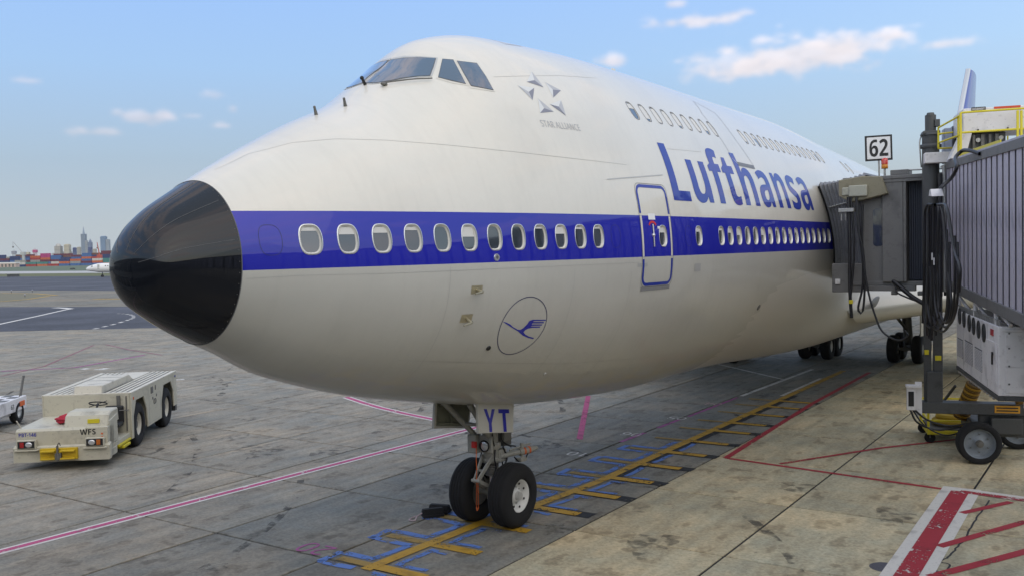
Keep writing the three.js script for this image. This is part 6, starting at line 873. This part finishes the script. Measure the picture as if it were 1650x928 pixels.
  for (let i = 0; i < N; i++) { const c = A.clone().addScaledVector(dir, (i + 0.5) / N), g = new THREE.TorusGeometry(0.165, 0.034, 8, 24); g.applyQuaternion(new THREE.Quaternion().setFromUnitVectors(V(0, 0, 1), dir.clone().normalize())); g.translate(c.x, c.y, c.z); mesh('duct_ring', g, i % 2 ? ductA : ductB, d); }
  mesh('duct_brace', [beam([A.x + 0.3, A.y - 0.1, A.z - 0.4], [B.x + 0.7, B.y + 0.15, B.z - 0.4], 0.05, 0.06)], M.steelDark, d);
  mesh('duct_elbow', rod([A.x - 0.6, yb - 0.05, A.z + 0.7], [A.x - 0.9, 1.5, A.z + 0.9], 0.16, 0.16, 16), std([0.18, 0.10, 0.02], 0.8), d);
  const cp = ground(1532, 714), q = toB(cp), k = thing('hose_cart', 'yellow hose cart with small castor wheels under the jet bridge', 'cart', fromB(q.x, 0, q.z).toArray(), BT);
  const fr = [], e2 = [[-0.1, -0.55], [1.5, -0.55], [1.5, 0.75], [-0.1, 0.75]]; for (const y of [0.30, 0.62, 0.98]) for (let i = 0; i < 4; i++) { const a = e2[i], b2 = e2[(i + 1) % 4]; fr.push(beam([a[0], y, a[1]], [b2[0], y, b2[1]], 0.05, y < 0.4 ? 0.12 : 0.05)); } for (const [x, z] of e2) fr.push(box(x - 0.03, x + 0.03, 0.24, 1.0, z - 0.03, z + 0.03, 0.006));
  mesh('frame', fr, M.bridgeYellow, k); mesh('tray', box(0, 1.4, 0.34, 0.38, -0.5, 0.7, 0.01), M.steelDark, k); mesh('coiled_hose', [0, 1].map((i) => at(new THREE.TorusGeometry(0.38 - i * 0.1, 0.09, 10, 28), 0.7, 0.48 + i * 0.13, 0.1, Math.PI / 2)), std([0.40, 0.27, 0.02], 0.7), k);
  for (const [x, z] of [[0, -0.5], [1.4, -0.5], [1.4, 0.7], [0, 0.7]]) { const w = mesh('castor', at(lathe([[0.02, -0.04], [0.12, -0.045], [0.14, -0.03], [0.14, 0.03], [0.12, 0.045], [0.02, 0.04]], 24), x, 0.14, z, 0, 0, Math.PI / 2), M.rubber, k); mesh('fork', box(x - 0.06, x + 0.06, 0.14, 0.3, z - 0.02, z + 0.02, 0.008), M.gearDark, w); }
  mesh('fittings', [box(0.1, 0.6, 1.44, 1.62, 0.3, 0.7, 0.02), box(-0.5, -0.1, 1.46, 1.6, 0.6, 0.9, 0.02)].map((g) => g.translate(-0.1, 0, 0)), M.galv, bridge).position.set(q.x - 0.4, 0, q.z + 0.5);
}
// ------------------------------------------------------------------ terminal behind the camera and the next pier: they shade the stand and stand in the reflections
function building(name, label, x0, x1, z0, z1, h, faceAxis) {
  const b = thing(name, label, 'building', [(x0 + x1) / 2, 0, (z0 + z1) / 2]), X = (x1 - x0) / 2, Z = (z1 - z0) / 2, wall = std([0.34, 0.33, 0.31], 0.8, 0, { map: grime(0.2) }), glass = phy([0.03, 0.04, 0.045], 0.08, { clearcoat: 1 });
  mesh('wall', box(-X, X, 0, h, -Z, Z, 0.05), wall, b); mesh('roof_edge', box(-X - 0.25, X + 0.25, h, h + 0.5, -Z - 0.25, Z + 0.25, 0.05), std([0.26, 0.26, 0.26], 0.7), b);
  const n = Math.floor((faceAxis === 'x' ? 2 * Z : 2 * X) / 3);
  for (let i = 0; i < n; i++) for (const [a, c] of [[1.0, 3.2], [4.3, 6.4]]) { const t = -(faceAxis === 'x' ? Z : X) + 0.3 + i * 3; const w = mesh('window', faceAxis === 'x' ? box(X - 0.02, X + 0.04, a, c, t, t + 2.5, 0.01) : box(t, t + 2.5, a, c, -Z - 0.04, -Z + 0.02, 0.01), glass, b); void w; }
  return b;
}
building('terminal', 'long dark terminal building facing the nose of the airliner', -34, -8.4, -40, 70, 6.9, 'x');
building('terminal_pier', 'low grey terminal pier on the far side of the jet bridge', -8, 70, 84, 104, 13, 'z');

// ------------------------------------------------------------------ far side of the airfield
const far = (px, D, y = 0) => { const d = rayDir(px, 420); const h = V(d.x, 0, d.z).normalize(), k = D / h.dot(V(Math.cos(YAW), 0, -Math.sin(YAW))); return V(camera.position.x + h.x * k, y, camera.position.z + h.z * k); };
const FACE = Math.atan2(-Math.cos(YAW), Math.sin(YAW));    // turns local x to the right of the picture
{
  const cg = (() => { const l = [box(-6.05, 6.05, 0.12, 2.5, -1.19, 1.19, 0)]; for (const x of [-6.03, 6.03]) for (const z of [-1.17, 1.17]) l.push(box(x - 0.07, x + 0.07, 0, 2.59, z - 0.07, z + 0.07, 0)); for (const z of [-1.2, 1.2]) { for (let i = 0; i < 18; i++) l.push(box(-5.7 + i * 0.66, -5.4 + i * 0.66, 0.15, 2.45, z - 0.03, z + 0.03, 0)); l.push(box(-6.05, 6.05, 0.0, 0.14, z - 0.02, z + 0.02, 0), box(-6.05, 6.05, 2.46, 2.6, z - 0.02, z + 0.02, 0)); } return join(l); })();
  const cols = { red: [0.36, 0.045, 0.04], maroon: [0.14, 0.03, 0.05], orange: [0.50, 0.13, 0.05], navy: [0.03, 0.045, 0.15], blue: [0.06, 0.14, 0.36], teal: [0.06, 0.22, 0.21], grey: [0.30, 0.30, 0.30], white: [0.55, 0.54, 0.52], magenta: [0.40, 0.05, 0.20], brown: [0.17, 0.08, 0.05] }, cm = {}; for (const k in cols) cm[k] = std(cols[k], 0.7, 0, { map: grime(0.1) });
  const rowsC = [ // far to near: distance, start pixel, heights of the stacks, colours
    [1260, -14, [6, 6, 5, 6, 6, 5, 5, 6, 6, 5, 6, 6, 7, 7], ['maroon', 'navy', 'maroon', 'grey', 'navy', 'blue', 'maroon', 'brown', 'navy', 'maroon', 'brown']],
    [1170, -10, [4, 4, 5, 4, 5, 6, 5, 4, 5, 5, 4, 5, 5], ['blue', 'maroon', 'navy', 'red', 'white', 'blue', 'orange', 'navy', 'maroon', 'grey', 'teal']],
    [1085, -4, [2, 2, 3, 2, 2, 1, 3, 3, 2, 3, 3, 2], ['orange', 'grey', 'navy', 'teal', 'red', 'white', 'orange', 'maroon', 'blue']]];
  rowsC.forEach(([D, px0, hs, cs], r) => hs.forEach((h, i) => { for (let k = 0; k < h; k++) {
    const p = far(px0 + i * 12.9 * 1500 / D, D), c = r === 1 && (i === 5) && k > 3 ? 'magenta' : cs[Math.floor(hash(i + r * 31, k + 7, 3) * cs.length)];
    const m = mesh('shipping_container', cg, cm[c]); m.position.set(p.x, k * 2.6, p.z); m.rotation.y = FACE; tag(m, c + ' shipping container in the stacks beyond the runway', 'container', c + ' containers stacked beyond the runway'); } }));
  const w = thing('warehouse', 'long low white warehouse before the container stacks', 'building', far(8, 1040).toArray(), FACE); mesh('wall', box(-13, 13, 0, 4.2, -4, 4, 0), std([0.5, 0.38, 0.33], 0.8), w); mesh('roof', box(-13.6, 13.6, 4.2, 5.6, -4.4, 4.4, 0), std([0.72, 0.71, 0.69], 0.7), w); for (let i = 0; i < 6; i++) mesh('door', box(-11 + i * 4, -9 + i * 4, 0.3, 3.4, 3.98, 4.05, 0), M.gearDark, w);
  // cranes over the yard
  const crane = (px, D, tip, tipH, base, c, label) => { const o = thing('yard_crane', label, 'crane', far(px, D).toArray(), FACE), m = std(c, 0.6); mesh('base', [box(-3, 3, 0, 3, -3, 3, 0.2), box(-1.4, 1.4, 3, base, -1.4, 1.4, 0.1)], m, o); mesh('cabin', box(-3, 2.5, base, base + 4, -2, 2, 0.3), m, o); const l = []; for (const s of [-0.7, 0.7]) l.push(rod([0, base + 2, s], [tip, tipH, s * 0.4], 0.4, 0.28, 6)); for (let i = 0; i < 10; i++) { const t = i / 10, u = (i + 1) / 10; l.push(rod([tip * t, base + 2 + (tipH - base - 2) * t, -0.7 + 0.3 * t], [tip * u, base + 2 + (tipH - base - 2) * u, 0.7 - 0.3 * t], 0.16, 0.16, 5)); } mesh('boom', l, m, o); mesh('hook_line', [rod([tip, tipH, 0], [tip, tipH - 6, 0], 0.12), box(tip - 0.7, tip + 0.7, tipH - 7.6, tipH - 6, -0.7, 0.7, 0.1)], M.gearDark, o); };
  crane(37, 1150, -12.5, 31, 14, [0.42, 0.43, 0.42], 'pale mobile crane with boom leaning over the container yard'); crane(160, 1120, -2.6, 27, 8, [0.45, 0.08, 0.05], 'red crane with steep boom above the brown stacks');
  for (const [px, h, c, l] of [[44, 19, [0.5, 0.46, 0.34], 'cream gantry block above the left stacks'], [56, 22, [0.45, 0.1, 0.2], 'pink and red stacker above the containers'], [22, 21, [0.3, 0.3, 0.34], 'slim lamp tower rising from the left stacks']]) { const o = thing('yard_tower', l, 'tower', far(px, 1290).toArray(), FACE), m = std(c, 0.7); mesh('legs', [-2, 2].flatMap((x) => [-2, 2].map((z) => rod([x, 0, z], [x * 0.7, h - 3, z * 0.7], 0.35, 0.3, 6))), m, o); mesh('head', [box(-2.6, 2.6, h - 4, h, -2.4, 2.4, 0.2), rod([0, h, 0], [0, h + 2.5, 0], 0.2)], m, o); }
  // city skyline, a dozen kilometres away
  const tower = (px, D, w, h, c, top, label) => {
    const o = thing('skyscraper', label, 'skyscraper', far(px, D).toArray(), FACE), m = std(c, 0.6), l = [], fl = Math.max(6, Math.floor(h / 16)); mesh('shaft', box(-w / 2, w / 2, -20, h, -w / 2, w / 2, 0), m, o);
    for (let i = 0; i < fl; i++) l.push(box(-w / 2 - 0.8, w / 2 + 0.8, 6 + i * h / fl, 12 + i * h / fl, -w / 2 - 0.8, w / 2 + 0.8, 0)); mesh('window_bands', l, std(c.map((v) => v * 0.6), 0.3), o);
    if (top === 'spire') mesh('spire', [at(new THREE.ConeGeometry(w * 0.28, h * 0.30, 8), 0, h * 1.15, 0)], m, o); else if (top === 'dome') mesh('dome', at(new THREE.SphereGeometry(w * 0.48, 20, 10, 0, 6.283, 0, 1.57), 0, h, 0), m, o); else if (top === 'step') mesh('crown', [box(-w * 0.3, w * 0.3, h, h * 1.08, -w * 0.3, w * 0.3, 0), box(-w * 0.12, w * 0.12, h * 1.08, h * 1.16, -w * 0.12, w * 0.12, 0)], m, o); else mesh('roof_plant', box(-w * 0.35, w * 0.35, h, h + w * 0.12, -w * 0.35, w * 0.35, 0), m, o);
  };
  [[94, 11500, 70, 190, [0.42, 0.40, 0.36], 'dome', 'pale round-topped tower at the left of the hazy skyline'], [108.5, 11500, 62, 205, [0.52, 0.47, 0.36], 'flat', 'cream block in the hazy skyline left of the spire'], [120, 11500, 34, 165, [0.06, 0.08, 0.2], 'flat', 'dark blue slab below the skyline spire'], [127, 12800, 40, 190, [0.40, 0.37, 0.30], 'flat', 'low cream tower beside the skyline spire'], [135.5, 14000, 62, 405, [0.26, 0.31, 0.38], 'spire', 'tallest glassy tower with a spire in the skyline'], [139.6, 13800, 30, 300, [0.34, 0.36, 0.38], 'flat', 'slim pale tower right behind the tallest tower'], [145.5, 13000, 44, 262, [0.20, 0.24, 0.34], 'step', 'stepped blue-grey tower right of the spire'], [145, 11500, 38, 165, [0.07, 0.09, 0.22], 'flat', 'dark blue slab under the stepped tower'], [152, 12000, 40, 150, [0.46, 0.42, 0.34], 'flat', 'low cream block right of the stepped tower'], [167.5, 13500, 72, 345, [0.22, 0.30, 0.42], 'flat', 'broad blue tower beside the nose cone'], [174, 13500, 50, 300, [0.34, 0.38, 0.42], 'flat', 'grey tower touching the nose cone outline'], [100, 12500, 30, 130, [0.4, 0.38, 0.34], 'flat', 'small beige block between pale towers'], [114, 12800, 24, 130, [0.38, 0.36, 0.34], 'flat', 'thin beige block left of the dark slab'], [86, 12500, 40, 110, [0.42, 0.4, 0.36], 'flat', 'lowest pale block at the skyline edge']].forEach((a) => tower(...a));
  { const l = []; for (let i = 0; i < 60; i++) { const p = far(-30 + i * 4, 1330 + 30 * hash(i, 2, 2)), r = 4 + 3 * hash(i, 5, 5), g = new THREE.IcosahedronGeometry(r, 2), q = g.attributes.position; for (let k = 0; k < q.count; k++) { const n = 0.75 + 0.5 * hash(Math.round(q.getX(k) * 9), Math.round(q.getY(k) * 9 + q.getZ(k) * 5), i); q.setXYZ(k, q.getX(k) * n * 1.4, q.getY(k) * n, q.getZ(k) * n); } g.translate(p.x, 2.5, p.z); l.push(g); } const o = mesh('distant_trees', l, std([0.05, 0.065, 0.035], 0.95)); o.userData.kind = 'stuff'; o.userData.label = 'far line of low dark trees behind the container yard'; }
}
{ // small jet taxiing behind the nose cone
  const p = ground(164, 446.6), j = thing('regional_jet', 'small white regional jet partly hidden behind the black nose cone', 'airplane', p.toArray(), FACE), R = 1.5;
  const prof2 = [[0.001, 0], [0.35, 0.12], [0.62, 0.45], [0.85, 1.0], [1.05, 1.8], [1.28, 2.8], [1.44, 4.0], [1.5, 5.5], [1.5, 21], [1.3, 24.5], [0.8, 28], [0.2, 31]], g = lathe(prof2, 40); g.rotateZ(-Math.PI / 2); { const q = g.attributes.position; for (let i = 0; i < q.count; i++) { const x = q.getX(i), y = q.getY(i); q.setY(i, y * (x < 4 && y < 0 ? 0.85 : 1) - (x < 5 ? 0.35 * Math.pow(1 - x / 5, 1.6) : 0) + (x > 21 ? (x - 21) * 0.1 : 0)); } g.computeVertexNormals(); } g.translate(-5.2, 3.0, 0);
  mesh('fuselage', g, std([0.74, 0.73, 0.71], 0.4), j); mesh('windshield', [box(-3.1, -2.5, 3.42, 3.72, 0.55, 1.12, 0.1), box(-3.3, -2.7, 3.42, 3.72, -0.6, 0.6, 0.1)], M.glass, j); mesh('nose_gear', [rod([0, 0.4, 0], [0.1, 1.9, 0], 0.12), ...[-0.2, 0.2].map((z) => at(lathe(tyreProfile(0.42, 0.24, 0.2), 20), 0, 0.42, z, Math.PI / 2))], M.black, j);
  const wl = []; for (let i = 0; i < 16; i++) wl.push(box(1.6 + i * 0.8, 1.9 + i * 0.8, 3.45, 3.8, 1.40, 1.5, 0.03)); mesh('cabin_windows', wl, M.glass, j); mesh('door', box(-0.9, -0.2, 2.6, 4.1, 1.36, 1.47, 0.05), M.satin, j); mesh('wing', [prism([[9, 0], [13, 0], [17, 0.2], [15.5, 0.3]], 0, 0.2, 0.02).rotateX(Math.PI / 2).scale(1, 1, 1).translate(0, 2.2, 1.2)], M.greySkin, j); mesh('tail_fin', prism([[21, 4.6], [25, 5.1], [27.2, 8.6], [25.4, 8.6]], -0.12, 0.12, 0.03), std([0.05, 0.08, 0.25], 0.5), j);
  for (const [px, py, w, l] of [[20, 447, 4.4, 'dark airfield sign on the near grass edge'], [116, 435, 3.0, 'small dark cabinet on the grass by the runway']]) { const q = ground(px, py), o = thing('airfield_sign', l, 'sign', q.toArray(), FACE); mesh('panel', box(-w / 2, w / 2, 0.25, 1.15, -0.15, 0.15, 0.03), M.steelDark, o); mesh('legs', [-0.35, 0.35].map((s) => rod([s * w, 0, 0], [s * w, 0.3, 0], 0.06)), M.gearDark, o); }
  [[39, 479], [17, 472], [51, 471]].forEach(([px, py], i) => { const q = ground(px, py), o = thing('taxiway_light', ['stubby edge light on the dry grass island', 'edge light at the back of the dry grass island', 'edge light on the far tip of the dry grass island'][i], 'light', q.toArray()); mesh('stem', rod([0, 0, 0], [0, 0.35, 0], 0.06), M.gearDark, o); mesh('lens', at(new THREE.SphereGeometry(0.12, 12, 8), 0, 0.42, 0), std([0.3, 0.3, 0.34], 0.3), o); });
}
scene.fog = new THREE.FogExp2(new THREE.Color(0.80, 0.86, 0.94), 5e-5);
renderer.render(scene, camera);
